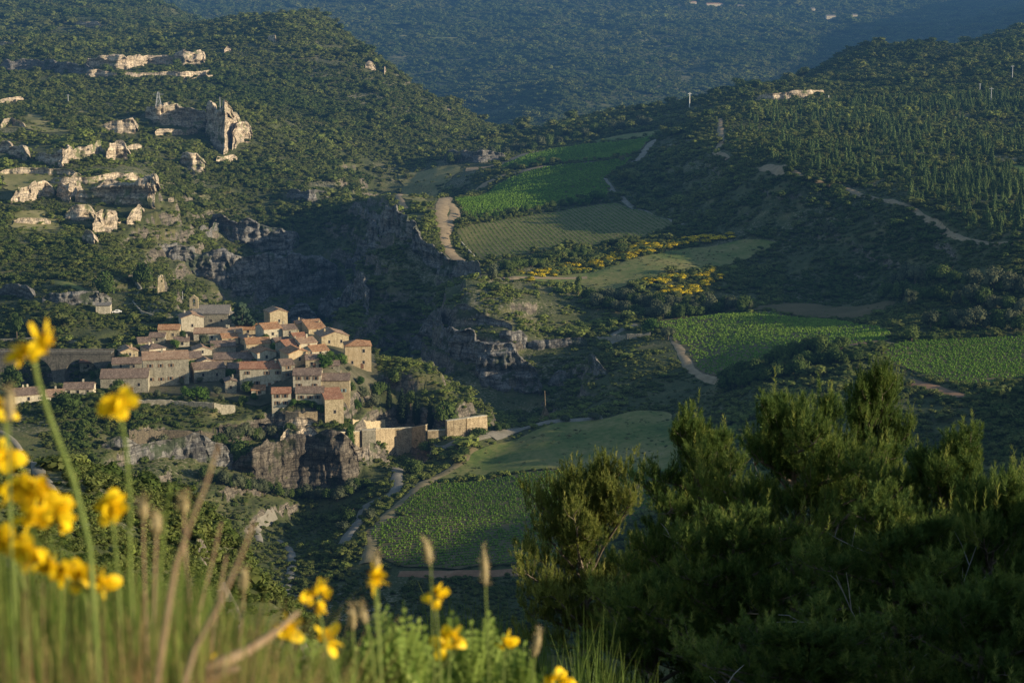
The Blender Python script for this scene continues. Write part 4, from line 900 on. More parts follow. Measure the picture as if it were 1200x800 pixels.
# ------------------------------------------------------------------ walls
def wallrun(pts, name, label, cat, mat=None, th=1.0, y0=640, group=None, coping=True, crumble=0):
    P = [hit(a, b, y0) for a, b, h in pts]; c = P[0]; t = thing(name, label, cat, c, 0, group); b = MB(); cp_ = MB()
    for i in range(len(P)-1):
        p, q = Vector(P[i]), Vector(P[i+1]); hp, hq = pts[i][2]/F*p.y, pts[i+1][2]/F*q.y
        if abs(q.y-p.y) > 22: q.y = p.y+math.copysign(22, q.y-p.y)
        if i+1 < len(P): P[i+1] = tuple(q)
        d = (q-p); d.z = 0; Ld = d.length; d.normalize(); nrm = Vector((d.y, -d.x, 0)); n = max(2, int(Ld/1.3)); prev = None
        if nrm.y > 0: nrm = -nrm
        g = random.Random(int(p.x*10)); V = []
        for j in range(n+1):
            f = j/n; o = p.lerp(q, f)-Vector(c); top = o.z+hp+(hq-hp)*f-(g.random()*crumble if 0 < j < n else 0); bt = o.z-5; w2 = th/2
            V += [tuple(o+nrm*(w2+.25))[:2]+(bt,), tuple(o+nrm*w2)[:2]+(top,), tuple(o-nrm*w2)[:2]+(top,), tuple(o-nrm*w2)[:2]+(bt,)]
        fs = []
        for j in range(n): 
            a = j*4; fs += [(a, a+4, a+5, a+1), (a+1, a+5, a+6, a+2), (a+2, a+6, a+7, a+3)]
        fs += [(0, 1, 2, 3), (n*4+3, n*4+2, n*4+1, n*4)]
        b.add(V, fs)
        if coping:
            V2 = []
            for j in range(n+1):
                a = V[j*4+1]; e = V[j*4+2]; dd = (Vector(a)-Vector(e)).normalized()*.12
                V2 += [tuple(Vector(a)+dd+Vector((0,0,.004))), tuple(Vector(a)+dd+Vector((0,0,.22))), tuple(Vector(e)-dd+Vector((0,0,.22))), tuple(Vector(e)-dd+Vector((0,0,.004)))]
            cp_.add(V2, fs)
    b.build('masonry', mat or M_rstone, t)
    if coping: cp_.build('coping', WALLS[1], t)
    return t
wallrun([(398,530,25),(425,526,22)], 'rampart', 'sunlit rampart with green creeper beside the cliff corner', 'rampart')
wallrun([(424,528,25),(440,526,24)], 'rampart', 'dark square buttress between two sunlit ramparts', 'rampart', WALLS[2], 2.2)
wallrun([(439,524,23),(462,521,20),(483,518,18),(500,514,17)], 'rampart', 'long sunlit rampart right of the dark buttress', 'rampart')
wallrun([(501,517,13),(523,513,10)], 'rampart', 'low sunlit rampart leading to the last high wall', 'rampart')
wallrun([(523,514,22),(545,510,21),(569,502,16)], 'rampart', 'high sunlit rampart with level top at the right end of the village', 'rampart', None, 1.6)
wallrun([(150,472,5),(200,474,6),(250,478,7),(275,482,8)], 'retaining_wall', 'long dark retaining wall under the big stone house', 'wall', WALLS[2], coping=False, crumble=.6)
wallrun([(150,512,10),(190,514,12),(235,516,13),(262,520,12)], 'retaining_wall', 'brown terrace wall low below the village in shade', 'wall', stone('shade_darkened_terrace_stone', [(.05,.045,.035), (.10,.085,.06), (.16,.13,.09)]), coping=False, crumble=.8)  # wall stone darkened in colour to stand for shade
wallrun([(335,490,9),(350,492,10),(372,490,9)], 'retaining_wall', 'sunlit terrace wall between the pergola house and the cliff', 'wall', coping=False, crumble=.8)
wallrun([(412,497,7),(432,500,8),(450,499,8)], 'retaining_wall', 'garden terrace wall behind the ramparts', 'wall', WALLS[0], coping=False, crumble=.5)
wallrun([(700,399,5),(735,398,7),(762,394,5)], 'retaining_wall', 'dry stone terrace wall at the lower edge of the plateau', 'wall', WALLS[2], coping=False, crumble=.8)
wallrun([(155,326,3),(163,343,4),(152,360,4),(166,368,4),(184,373,3)], 'roadside_wall', 'zigzag parapet wall of the road climbing above the village', 'wall', WALLS[2], .6, 800, coping=False)
wallrun([(541,285,2),(546,291,2),(556,301,2)], 'field_wall', 'low white stone wall at the left edge of the young vineyard', 'wall', WALLS[1], .5, coping=False)
wallrun([(0,400,3),(40,398,3),(90,402,3)], 'roadside_wall', 'low wall along the road behind the bridge', 'wall', WALLS[2], .6, 780, coping=False)
def ruin():
    p = hit(189, 346, 780); k = p[1]/F; h = 24*k; w_ = 8.5*k; t = thing('ruined_tower', 'tall thin ruin of a castle tower standing alone above the village', 'tower', p, R(12)); b = MB(); g = random.Random(4)
    nz = 9; nx = 4; gr = []
    for side in (-1, 1):
        for j in range(nz+1):
            for i in range(nx+1):
                zz = j/nz*h; ww = w_*(1-.25*(j/nz)**2)*(1+.1*g.uniform(-1, 1)*(i in (0, nx))); top = g.uniform(-1.0, .4) if j == nz else 0
                gr.append(((i/nx-.5)*ww, side*.8+g.uniform(-.12, .12), zz-3*(j == 0)+top))
    n = (nz+1)*(nx+1); f = []
    for j in range(nz):
        for i in range(nx):
            a = j*(nx+1)+i; c = a+nx+1
            if (j, i) == (6, 2): continue
            f += [(a, a+1, c+1, c), (n+a, n+c, n+c+1, n+a+1)]
        a = j*(nx+1); c = a+nx+1; f += [(a, c, n+c, n+a), (a+nx, n+a+nx, n+c+nx, c+nx)]
    for i in range(nx): a = nz*(nx+1)+i; f.append((a, a+1, n+a+1, n+a))
    b.add(gr, f); b.build('masonry', WALLS[0], t); m = MB(); m.box(-w_*.5, w_*.5, -1.3, 1.3, -3, 1.4); m.build('footing', WALLS[2], t)
ruin()
def trebuchet():
    p = hit(639, 491, 700); k = p[1]/F; t = thing('trebuchet', 'wooden siege catapult with its long arm standing upright', 'catapult', p, R(20)); b = MB()
    for s in (-1, 1):
        b.tube([(-2, s*1.1, -.3), (0, s*.7, 4.6)], .16, 5); b.tube([(2, s*1.1, -.3), (0, s*.7, 4.6)], .16, 5); b.tube([(-2.4, s*1.1, .1), (2.4, s*1.1, .1)], .17, 5); b.tube([(-1.1, s*.9, 2.1), (1.1, s*.9, 2.1)], .1, 5)
    b.tube([(-2.2, -1.2, .1), (-2.2, 1.2, .1)], .15, 5); b.tube([(2.2, -1.2, .1), (2.2, 1.2, .1)], .15, 5); b.build('frame', M_wood, t)
    b = MB(); b.tube([(.2, 0, 2.9), (0, 0, 4.6), (-.3, 0, 35*k)], [.28, .24, .13], 6); b.build('arm', M_wood, t)
    b = MB(); b.box(-.5, .9, -.45, .45, 1.5, 2.9); b.build('counterweight', M_wood, t); b = MB(); b.tube([(0, -1, 4.6), (0, 1, 4.6)], .14, 6); b.build('axle', M_wood, t)
trebuchet()
def pole(px, py, hpx, label, mat, arm=True, name='utility_pole', y0=800):
    p = hit(px, py, y0); h = hpx/F*p[1]; t = thing(name, label, 'pole', p); b = MB(); r = max(.15, .00022*p[1]); b.tube([(0,0,-1), (0,0,h)], [r*1.2, r*.8], 6); b.build('mast', mat, t)
    if arm: b = MB(); b.box(-h*.12, h*.12, -r*.7, r*.7, h*.96-r*1.5, h*.96-.002); b.build('crossarm', mat, t)
pole(808, 126, 17, 'white pole standing out against the dark far hill', M_white)
pole(1161, 124, 21, 'leaning pole with crossarm among the pines at the upper right', M_metal)
pole(1186, 94, 17, 'pole near the right edge on the hilltop', M_metal)
pole(1148, 110, 12, 'short pole left of the two hilltop poles', M_metal)
pole(80, 122, 11, 'small pole on the scrub slope at the upper left', M_metal)
pole(258, 131, 17, 'pole standing above the right end of the main cliff', M_metal, False)
pole(214, 352, 11, 'thin post beside the church bell gable', M_metal, False, 'post', 780)
pole(971, 117, 5, 'stubby pale post beside the hilltop rock ledge', M_white, False, 'post', 900)
def pylon():
    p = hit(186, 130, 1200); h = 22/F*p[1]; t = thing('lattice_pylon', 'steel lattice pylon standing above the main cliff', 'pylon', p); b = MB(); w_ = 2.6
    for sx in (-1, 1):
        for sy in (-1, 1): b.tube([(sx*w_, sy*w_, -1), (sx*.4, sy*.4, h)], .22, 4)
    for j in range(5):
        z0, z1 = h*j/5, h*(j+1)/5; a0, a1 = w_-(w_-.4)*j/5, w_-(w_-.4)*(j+1)/5
        for s in (-1, 1): b.tube([(-a0*s, -a0, z0), (a1*s, -a1, z1)], .12, 4); b.tube([(a0, -a0*s, z0), (a1, a1*s, z1)], .12, 4); b.tube([(-a0, s*a0, z0), (a0, s*a0, z0)], .12, 4)
    b.build('lattice', M_metal, t); m = MB(); m.box(-4, 4, -.2, .2, h*.86, h*.86+.35); m.build('crossarm', M_metal, t)
pylon()
for (px, py, w_, h_, lab) in [(838,9,20,4,'white farmhouse with pinkish roof on the far blue hillside'), (868,10,7,3,'tiny white house right of the far farmhouse'), (974,23,11,4,'white shed at the middle of the far hillside'),
        (1002,21,6,3,'tiny white house right of the far white shed'), (953,13,5,2.5,'tiny white house left above the far white shed'), (810,6,13,3,'grey roofed far house left of the farmhouse')]:
    house(px, py, w_, h_, 12, 10, 'x', 1, 2 if w_ > 12 else 4, lab, (2, 1) if w_ > 10 else (1, 1), (0,0), 0, name='farmhouse', group=None, Y=hit(px, py, 2500)[1])
for (px, py, w_, lab) in [(720,17,62,'pale_field'), (630,12,40,'pale_field'), (500,45,90,'pale_field'), (470,28,40,'pale_field'), (420,14,26,'pale_field')]:
    sheet('far_field', [(px-w_/2, py), (px-w_*.3, py-2.5), (px+w_*.25, py-2.2), (px+w_/2, py+.6), (px+w_*.2, py+2.4), (px-w_*.35, py+1.8)], E_hay, 2.5, 2400, 6)
# ------------------------------------------------------------------ individual trees
def crown(name, shape, n, size, mat, seed): return clump_mesh(name, seed, n, size, shape, [mat], 6)
CR = {'round': [crown('round_crown', 'round', 700, .085, M_tree, 300+i) for i in range(3)], 'tall': [crown('tall_crown', 'tall', 800, .08, M_tree, 310+i) for i in range(3)],
      'olive': [crown('olive_crown', 'round', 650, .08, M_olive, 320+i) for i in range(3)], 'fresh': [crown('fresh_crown', 'round', 600, .09, M_green, 330+i) for i in range(2)],
      'cypress': [crown('cypress_crown', 'cypress', 1100, .2, M_cypress, 340+i) for i in range(2)], 'cedar': [crown('cedar_crown', 'flat', 1300, .075, M_cedar, 350+i) for i in range(2)],
      'pinet': [crown('pine_crown', 'tall', 900, .075, M_olive, 360)]}
def trunk_mesh(seed, h, r):
    g = random.Random(seed); b = MB(); pts = [(0,0,-.12)]; x = y = 0
    for j in range(1, 5): x += g.uniform(-.02, .02); y += g.uniform(-.02, .02); pts.append((x, y, h*j/4))
    b.tube(pts, [r, r*.9, r*.75, r*.55, r*.3], 6)
    for k in range(4):
        a = g.uniform(0, 6.28); z = h*g.uniform(.35, .7); b.tube([(x*.6, y*.6, z), (math.cos(a)*.14, math.sin(a)*.14, z+.14), (math.cos(a)*.24, math.sin(a)*.24, z+.3)], [r*.5, r*.3, r*.12], 5)
    return b.mesh('trunk', M_bark)
TRK = [trunk_mesh(i, .62, .035) for i in range(3)]; TRKT = [trunk_mesh(5+i, 1.1, .04) for i in range(2)]; TRKC = trunk_mesh(9, 3.0, .1)
def tree(kind, px, py, wpx, hpx, label, name='broadleaf_tree', y0=640, group=None, cat='tree', p=None):
    p = p or hit(px, py, y0); k = p[1]/F; t = thing(name, label, cat, p, random.uniform(0, 6.28), group); i = random.randrange(3)
    c = link('crown', CR[kind][i % len(CR[kind])], t); w_, h_ = wpx*k, hpx*k
    H_ = {'round': .86, 'olive': .86, 'fresh': .86, 'tall': 1.5, 'cypress': 5.1, 'cedar': 1.02, 'pinet': 1.5}[kind]
    c.scale = (w_, w_, h_/H_)
    tm = link('trunk', TRKC if kind == 'cypress' else (TRKT[i % 2] if kind in ('tall', 'pinet') else TRK[i]), t); tm.scale = c.scale
    return t
T = [('cedar',283,392,40,40,'big spreading dark cedar beside the church','cedar_tree'), ('fresh',249,413,16,12,'bright green tree under the long pinkish roof','garden_tree'), ('fresh',224,432,15,11,'bright green tree behind the big dark stone house','garden_tree'),
 ('round',279,437,18,18,'dark round tree left of the long red roofed house','garden_tree'), ('round',291,462,20,17,'round green tree before the long red roofed house','garden_tree'), ('fresh',380,432,26,20,'large fresh green garden tree left of the square hipped house','garden_tree'),
 ('fresh',400,428,18,16,'fresh green tree touching the left wall of the square hipped house','garden_tree'), ('cypress',456,480,8,36,'slim dark cypress left in the ramparts garden','cypress_tree'), ('cypress',471,497,14,48,'broadest dark cypress in the ramparts garden','cypress_tree'),
 ('cypress',488,498,11,42,'dark cypress in the middle of the ramparts garden','cypress_tree'), ('cypress',504,504,9,44,'slim pointed cypress at the right of the garden','cypress_tree'), ('round',522,500,28,33,'big round brownish tree behind the last rampart','round_tree'),
 ('tall',462,455,20,28,'tall feathery tree behind the left cypress','garden_tree'), ('tall',481,480,18,28,'tall leafy tree between the garden cypresses','garden_tree'), ('olive',558,492,15,8,'low bush rising over the top of the last rampart','garden_bush'),
 ('olive',436,480,20,20,'pale olive tree above the garden terraces','olive_tree'), ('round',444,463,22,18,'dense tree right below the square hipped house','garden_tree'), ('olive',425,466,22,16,'silvery bush in front of the square hipped house','garden_bush'),
 ('fresh',418,480,15,14,'light green shrub on the sunlit terrace right of the tower like house','garden_bush'), ('round',285,548,42,46,'large lone tree growing on the shaded slope under the village','round_tree'), ('round',78,486,38,30,'bushy tree before the lower left houses','round_tree'),
 ('tall',140,466,28,24,'tree in front of the barn like house','garden_tree'), ('tall',14,470,36,52,'dark leafy tree at the left edge below the bridge','round_tree'), ('fresh',231,470,34,20,'green hedge like tree under the big stone house','garden_tree'),
 ('round',322,470,10,9,'small tree at the cliff edge between the orange roofs','garden_tree'), ('fresh',376,486,14,14,'fresh bush beside the tower like stone house','garden_bush'), ('fresh',357,473,26,5,'leafy pergola vine along the low brown roofed house','pergola_vine'),
 ('olive',395,452,15,9,'small olive tree by the house with blue shutters','olive_tree'), ('round',535,500,18,14,'dark bush behind the middle of the last rampart','garden_bush'), ('fresh',411,530,14,38,'bright green creeper climbing the rampart corner','creeper'),
 ('round',470,545,26,14,'dark bush above the road bend','round_bush'), ('round',486,556,30,24,'dark round tree right of the road','round_tree'), ('round',409,614,30,26,'round tree left of the second road bend','round_tree'), ('olive',433,612,18,18,'olive bush right of the second road bend','round_bush'),
 ('olive',402,638,18,14,'pale shrub at the edge of the lower road','round_bush'), ('round',540,534,26,14,'dark bush under the last rampart','round_bush'), ('round',561,513,22,14,'dark bush at the foot of the last rampart','round_bush'), ('round',499,530,24,14,'dark bush under the low rampart','round_bush'),
 ('round',587,505,22,13,'dark bush right of the village tip','round_bush'), ('olive',612,496,14,8,'light bush left of the catapult','round_bush'), ('olive',662,494,16,9,'light bush right of the catapult','round_bush'), ('olive',697,492,18,10,'pale green bush at the upper corner of the grass slope','round_bush'),
 ('pinet',969,279,15,20,'lone pale green tree lit in the dark right slope','lone_tree'), ('pinet',1067,364,18,26,'tall olive coloured tree at the foot of the right hill','lone_tree'), ('round',1068,400,28,20,'dark round bush at the corner of the right vineyard','round_bush'),
 ('olive',577,328,15,22,'pale tree at the near end of the broom hedge','lone_tree'), ('tall',678,347,14,27,'dark upright tree at the lower edge of the hay field','lone_tree'), ('fresh',703,237,26,15,'bright green tree between the two plateau vineyards','lone_tree'),
 ('fresh',762,391,26,20,'bright green bush at the left corner of the bright vineyard','round_bush'), ('olive',783,398,22,16,'grey green bush at the left edge of the bright vineyard','round_bush'), ('olive',730,190,9,8,'small bush on the boundary of the upper vineyards','round_bush'),
 ('tall',20,400,18,42,'tall dark conifer left above the bridge','round_tree'), ('round',165,335,30,34,'dark wood tree beside the zigzag wall','round_tree'), ('round',120,345,40,32,'broad tree on the slope above the hut','round_tree')]
for t in T: tree(*t)
# hedgerow trees below the hay field and along the dark knoll: same kind, nothing tells them apart
def many(kind, pts, wr, label, group, name, cat='tree', y0=560):
    for px, py in pts:
        w_ = random.uniform(*wr); tree(kind if not isinstance(kind, tuple) else random.choice(kind), px+random.uniform(-2, 2), py+random.uniform(-1.5, 1.5), w_, w_*random.uniform(.8, 1.1), label, name, y0, group, cat)
def along(P, n): 
    P = np.array(P, float); t = np.linspace(0, len(P)-1.001, n); i = t.astype(int); f = (t-i)[:, None]; return (P[i]*(1-f)+P[i+1]*f).tolist()
many(('olive', 'round'), along([(690,352),(720,355),(760,360),(800,362),(850,362),(875,366)], 26)+along([(700,362),(760,372),(800,372),(840,366)], 18), (14, 22), 'round bush in the hedge between hay field and bright vineyard', 'bushes between the hay field and the bright vineyard', 'hedge_bush', 'bush')
many(('round',), along([(846,446),(880,442),(905,428),(930,420),(960,414),(985,410)], 22)+along([(850,456),(900,448),(950,432),(1000,424)], 16), (18, 26), 'dark tree on the wooded knoll below the bright vineyard', 'trees of the dark wooded knoll', 'knoll_tree')
many(('olive', 'round'), along([(1050,300+36),(1100,330),(1150,338),(1195,345)], 14)+along([(1040,350),(1090,352),(1140,360),(1195,368)], 16)+along([(1090,385),(1140,384),(1195,388)], 12), (18, 30), 'olive grey bush on the foot of the right hill', 'large bushes at the foot of the right hill', 'hill_bush', 'bush')
many(('fresh', 'round'), along([(548,258),(590,254),(640,245),(690,239)], 16), (8, 12), 'small bush in the hedge between the two plateau vineyards', 'bushes between the plateau vineyards', 'hedge_bush', 'bush')
many(('round', 'olive'), along([(530,193),(580,183),(640,172),(700,158),(760,148)], 24), (10, 16), 'bush along the track above the upper vineyard', 'bushes above the upper vineyard', 'hedge_bush', 'bush', 900)
many(('fresh', 'round', 'olive'), [(150,440),(172,428),(185,440),(212,452),(232,450),(240,404),(262,452),(268,444),(300,430),(318,433),(322,412),(340,420),(350,400),(372,428),(386,421),(410,437),(260,470),(285,475),(215,462),(185,466),(120,462),(110,444),(90,450),(60,458),(48,470),(20,462),(130,444),(205,408),(214,398),(276,400),(308,402),(385,470),(405,466),(412,460),(420,452),(345,476),(368,480),(300,470),(255,462),(242,462)], (9, 15), 'small green garden tree between the houses of the village', 'small garden trees between the village houses', 'garden_tree', y0=640)
many(('round', 'olive'), along([(180,524),(230,528),(262,520),(285,512),(305,516)], 16)+along([(240,560),(275,572),(310,578),(350,584),(395,586),(425,572)], 26)+[(318,512),(341,505),(329,531),(352,528),(371,520),(389,522)], (13, 22), 'dark bush growing on and below the rock that carries the village', 'bushes on the rock under the village', 'cliff_bush', 'bush', 640)
# broom bushes in flower
def broom_meshes(seed):
    a = clump_mesh('foliage', 400+seed, 220, .13, 'round', [M_tree], 4); g = np.random.default_rng(410+seed); n = 120
    d = blob_dirs(n, g); d[:, 2] = np.abs(d[:, 2]); P = np.array([0, 0, .38])+d*np.array([.5, .5, .48])*g.uniform(.86, 1.06, (n, 1)); t = np.cross(d, g.normal(size=(n, 3))); t /= np.linalg.norm(t, axis=1)[:, None]; b = np.cross(d, t); s = g.uniform(.05, .10, (n, 1))
    V = np.stack([P-t*s, P-b*s, P+t*s, P+b*s], 1).reshape(-1, 3); return a, npmesh('flowers', V, np.arange(4*n).reshape(n, 4), [M_gold2])
M_gold2 = foliage('yellow_flowers', [(.24,.20,.012), (.60,.44,.014), (.75,.58,.03)], .25)
BM = [broom_meshes(i) for i in range(3)]
def broom(px, py, wpx, dens=1, y0=700):
    p = hit(px, py, y0); k = p[1]/F; i = random.randrange(3)
    t = thing('broom_bush', 'golden broom bush in flower between the fields', 'bush', p, random.uniform(0, 6.28), 'flowering broom bushes between the fields'); s = wpx*k
    for nm, me in (('foliage', BM[i][0]), ('flowers', BM[i][1])): o = link(nm, me, t); o.scale = (s*1.25, s*1.25, s*.55)
for (P, n, sp, ws) in [([(612,326),(640,322),(670,316),(705,312)], 40, 5, (7, 10)), ([(690,308),(712,303),(735,300),(770,290)], 46, 4, (7, 11)), ([(715,299),(760,294),(800,284),(855,279)], 56, 4, (7, 11)), ([(755,333),(800,325),(835,318)], 36, 4, (7, 10)), ([(780,340),(810,342),(840,328)], 30, 4, (7, 10)), ([(745,288),(770,286)], 5, 2, (8, 10))]:
    for q in along(P, n): broom(q[0]+random.uniform(-4, 4), q[1]+random.uniform(-sp, sp), random.uniform(*ws))
many(('round',), along([(590,318),(625,312),(660,306),(690,300)], 22), (11, 17), 'dark bush in the hedge under the young vineyard', 'dark bushes under the young vineyard', 'hedge_bush', 'bush', 700)
# young pines of the right hillside: the nearest 300 one by one, the rest as one wood
x, y, z, Ui, Vi = sample_cells(lambda x, y, U_, V_: np.where(pinem[V_, U_] & ~fieldmask[V_, U_], (.019)*np.clip(.9+patch(x, y, 50, 301)*2.4, .05, 2.4)*np.clip((topx(x, y, Z[V_, U_])[0]-850)/140, .15, 1), 0)*np.where(VISM[V_, U_], 1, 0), 850, 2000)
o_ = np.argsort(y); x, y, z = x[o_], y[o_], z[o_]; print('pines', len(x)); cone = [conif[i].data for i in range(3)]
M_pine1 = foliage('pine_needles', [(.036,.062,.022), (.075,.115,.034), (.145,.185,.055)], .15)
cone = [clump_mesh('young_pine', 500+i, 240, .13, 'cone', [M_pine1]) for i in range(3)]
for i in range(min(300, len(x))):
    o = link('young_pine', cone[i % 3], None, (x[i], y[i], z[i]-.3)); s = random.uniform(2.4, 4.8); o.scale = (s, s, s*random.uniform(.95, 1.3)); o.rotation_euler = (0, 0, random.uniform(0, 6.28))
    tag(o, 'young conical pine on the right hillside', 'pine tree', 'young pines on the right hillside')
m_ = slice(300, None); s = rng.uniform(2.4, 5.0, len(x[m_]))
scatter('pine_wood', np.stack([x[m_], y[m_], z[m_]-.3], -1), np.stack([s, s, s*rng.uniform(.95, 1.3, len(s))], -1), rng.uniform(.2, .9, len(s)), conif, label='young pines further up the right hillside')
# ------------------------------------------------------------------ foreground: pines on the slope below the lookout
def gfoliage(name, stops, trans=.3, rough=.7, scale=1.5):
    """leaves coloured by a per-leaf 'tint' stored on the mesh"""
    m, nt = newmat(name); a = N(nt, 'ShaderNodeAttribute', attribute_type='GEOMETRY', attribute_name='tint'); n = noise(nt, objc(nt), scale, 3)
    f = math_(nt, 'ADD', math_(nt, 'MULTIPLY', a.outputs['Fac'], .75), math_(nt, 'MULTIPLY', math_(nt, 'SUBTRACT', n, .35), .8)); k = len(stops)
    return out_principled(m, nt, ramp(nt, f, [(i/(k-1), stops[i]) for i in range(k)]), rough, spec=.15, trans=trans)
M_need = gfoliage('pine_needles', [(.025,.048,.014), (.055,.098,.024), (.125,.17,.035), (.29,.30,.07)], .35)
M_pbark = simple('pine_bark', (.07,.055,.04), (.20,.16,.12), 9, .95, .6, .02)
M_dead = simple('dead_wood', (.20,.18,.16), (.36,.33,.30), 9, .9, .4, .01)
M_cone = simple('pine_cone', (.05,.03,.02), (.14,.09,.05), 20)
def norm(a): return a/np.maximum(np.linalg.norm(a, axis=-1, keepdims=True), 1e-9)
def tinted(me, t):
    a = me.attributes.new('tint', 'FLOAT', 'POINT'); a.data.foreach_set('value', np.asarray(t, np.float32)); return me
def pine_meshes(seed, H=6.0, Rw=2.2, lean=0, nsh=1.0, need=30, base=.1, nl=.10, wdt=.012):
    g = np.random.default_rng(seed); wood = MB(); P = []; D = []
    tp = []; x = y = 0
    for j in range(9):
        z = -.4+(H+.2)*j/8; x += g.normal(0, .07)+lean*.1; y += g.normal(0, .07); tp.append((x, y, z))
    wood.tube(tp, [.13*(1-j/9.5)*H/6+.012 for j in range(9)], 7)
    tpa = np.array(tp); nlimb = int(46*H/6*nsh)
    for i in range(nlimb):
        f = base+(.97-base)*(i+g.uniform(0, 1))/nlimb; z = f*H; cx = np.interp(z, tpa[:, 2], tpa[:, 0]); cyy = np.interp(z, tpa[:, 2], tpa[:, 1])
        az = i*2.4+g.uniform(-.5, .5); prof = math.sin(min(1, (1-f)*1.25+.12)*math.pi/2)*(.75+.5*min(1, f*2.5)); Ln = Rw*prof*g.uniform(.55, 1.15)
        el = R(g.uniform(0, 28)+f*20); d = np.array([math.cos(az)*math.cos(el), math.sin(az)*math.cos(el), math.sin(el)]); p = np.array([cx, cyy, z]); pts = [p.copy()]
        n = 6
        for k in range(n):
            d = norm(d+g.normal(0, .13, 3)+np.array([0, 0, .035])); p = p+d*Ln/n; pts.append(p.copy())
        wood.tube(pts, [.035*(1-k/(n+1))*(Ln/2+.3)+.004 for k in range(n+1)], 4)
        for k in range(2, n+1):
            for q in range(int(3+2*nsh)):
                b = pts[k-1]+(pts[k]-pts[k-1])*g.uniform(0, 1); bd = norm(d*.5+g.normal(0, .75, 3)*np.array([1, 1, .45])+np.array([0, 0, .35])); bl = g.uniform(.28, .62)*(.6+Ln*.25)
                e1 = b+bd*bl*.5; e2 = e1+norm(bd+np.array([0, 0, .45]))*bl*.5
                if q % 2 == 0: wood.tube([b, e1, e2], [.009, .006, .003], 3, cap=False)
                m = int(5+bl*6)
                for s in range(m):
                    t = g.uniform(.2, 1); c = (b+(e1-b)*t*2 if t < .5 else e1+(e2-e1)*(t-.5)*2)+g.normal(0, .05, 3); P.append(c); D.append(norm(norm(e2-b)*.45+g.normal(0, .34, 3)+np.array([0, 0, 1.0])))
    P = np.array(P); D = np.array(D); ns = len(P); ln = g.uniform(.10, .24, ns); cd = g.uniform(0, 1, ns) < .05; D[cd] = norm(D[cd]*.25+np.array([0, 0, 1.0])); ln[cd] = g.uniform(.26, .40, cd.sum()); P[cd, 2] += .06; tint = np.clip(g.normal(.30, .16, ns)+.45*np.clip(np.hypot(P[:,0], P[:,1])/Rw-.35, 0, 1)+.25*np.clip(P[:,2]/H-.6, 0, 1), 0, 1.1)+.3*cd  # outer and upper shoots tinted paler to imitate sunlit tips
    # needles round each shoot
    t = g.uniform(0, 1, (ns, need)); rp = g.normal(size=(ns, need, 3)); dd = D[:, None, :]; rp -= (rp*dd).sum(-1, keepdims=True)*dd; rp = norm(rp)
    b = P[:, None, :]+dd*(t*ln[:, None])[..., None]; ang = .95-.55*t[..., None]; nd = norm(dd*np.cos(ang)+rp*np.sin(ang)); L_ = nl*g.uniform(.7, 1.15, (ns, need, 1))
    side = norm(np.cross(nd, g.normal(size=(ns, need, 3))))*wdt*.5
    V = np.stack([b-side, b+side, b+nd*L_], 2).reshape(-1, 3); T = np.repeat(tint, need*3)+np.tile([0, 0, .12], ns*need)
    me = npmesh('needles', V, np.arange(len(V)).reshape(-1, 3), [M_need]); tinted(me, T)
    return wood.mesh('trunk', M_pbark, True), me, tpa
PM = [pine_meshes(11, 6.0, 2.1), pine_meshes(22, 5.6, 2.3, .2), pine_meshes(33, 7.0, 2.0, -.2), pine_meshes(44, 4.6, 1.9, 0, .9), pine_meshes(55, 4.4, 2.1, 0, 1.2, base=.16)]
PM[4][1].materials[0] = gfoliage('olive_pine_needles', [(.05,.07,.018), (.10,.13,.03), (.20,.22,.05), (.36,.34,.09)], .4)
def pine(i, px, topy, Y, wpx, label, rz=0, dead=0, cones=0, hs=1.0, ws=1.25):
    k = Y/F; zt_ = at(px, topy, Y)[2]; x = (px-600)/F*Y/(CP+((400-topy)/F)*SP); g0 = float(zt(x, Y)); H0 = [6.3, 5.9, 7.3, 4.9, 4.7][i]; R0 = [2.1, 2.3, 2.0, 1.9, 2.1][i]
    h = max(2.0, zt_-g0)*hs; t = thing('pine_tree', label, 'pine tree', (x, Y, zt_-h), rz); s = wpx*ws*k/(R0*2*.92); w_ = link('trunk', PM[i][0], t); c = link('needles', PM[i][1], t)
    for o in (w_, c): o.scale = (s, s, h/H0)
    g = random.Random(i*7+int(px))
    for q in range(dead):
        m = MB(); a = R(g.uniform(200, 330)); z = h*g.uniform(.35, .6); p = Vector((0, 0, z)); d = Vector((math.cos(a)*.8, math.sin(a)*.8, g.uniform(.1, .5))).normalized(); pts = [p.copy()]
        for j in range(7): d = (d+Vector((g.gauss(0,.22), g.gauss(0,.22), g.gauss(0,.2)+.05))).normalized(); p = p+d*R0*s*.17; pts.append(p.copy())
        m.tube(pts, [.022-.0027*j for j in range(8)], 5)
        for j in (3, 4, 5, 6):
            e = pts[j]+Vector((g.gauss(0,.2), g.gauss(0,.2), g.gauss(.12,.2))); m.tube([pts[j], (pts[j]+e)/2+Vector((0,0,.04)), e], [.009, .006, .003], 4)
        m.build('dead_branch', M_dead, t)
    for q in range(cones):
        a = R(g.uniform(200, 340)); z = h*g.uniform(.45, .85); r = R0*s*g.uniform(.35, .8)*(1.1-z/h*.6); m = MB(); m.tube([(0,0,-.055), (0,0,-.03), (0,0,0), (0,0,.03), (0,0,.05)], [.008, .028, .034, .022, .004], 8)
        o = m.build('pine_cone', M_cone, t); o.location = (math.cos(a)*r, math.sin(a)*r, z); o.rotation_euler = (2.6, g.uniform(-.5, .5), 0)
    return t
pine(4, 683, 556, 62, 170, 'rounded young pine lit yellow green, leftmost of the foreground pines', .5, ws=1.0)
pine(3, 768, 640, 50, 100, 'dark low pine just right of the leftmost rounded pine', 2.1, ws=.9)
pine(0, 812, 500, 46, 150, 'pine with two sunlit yellow green tops left of the big pine group', 1.2, 1)
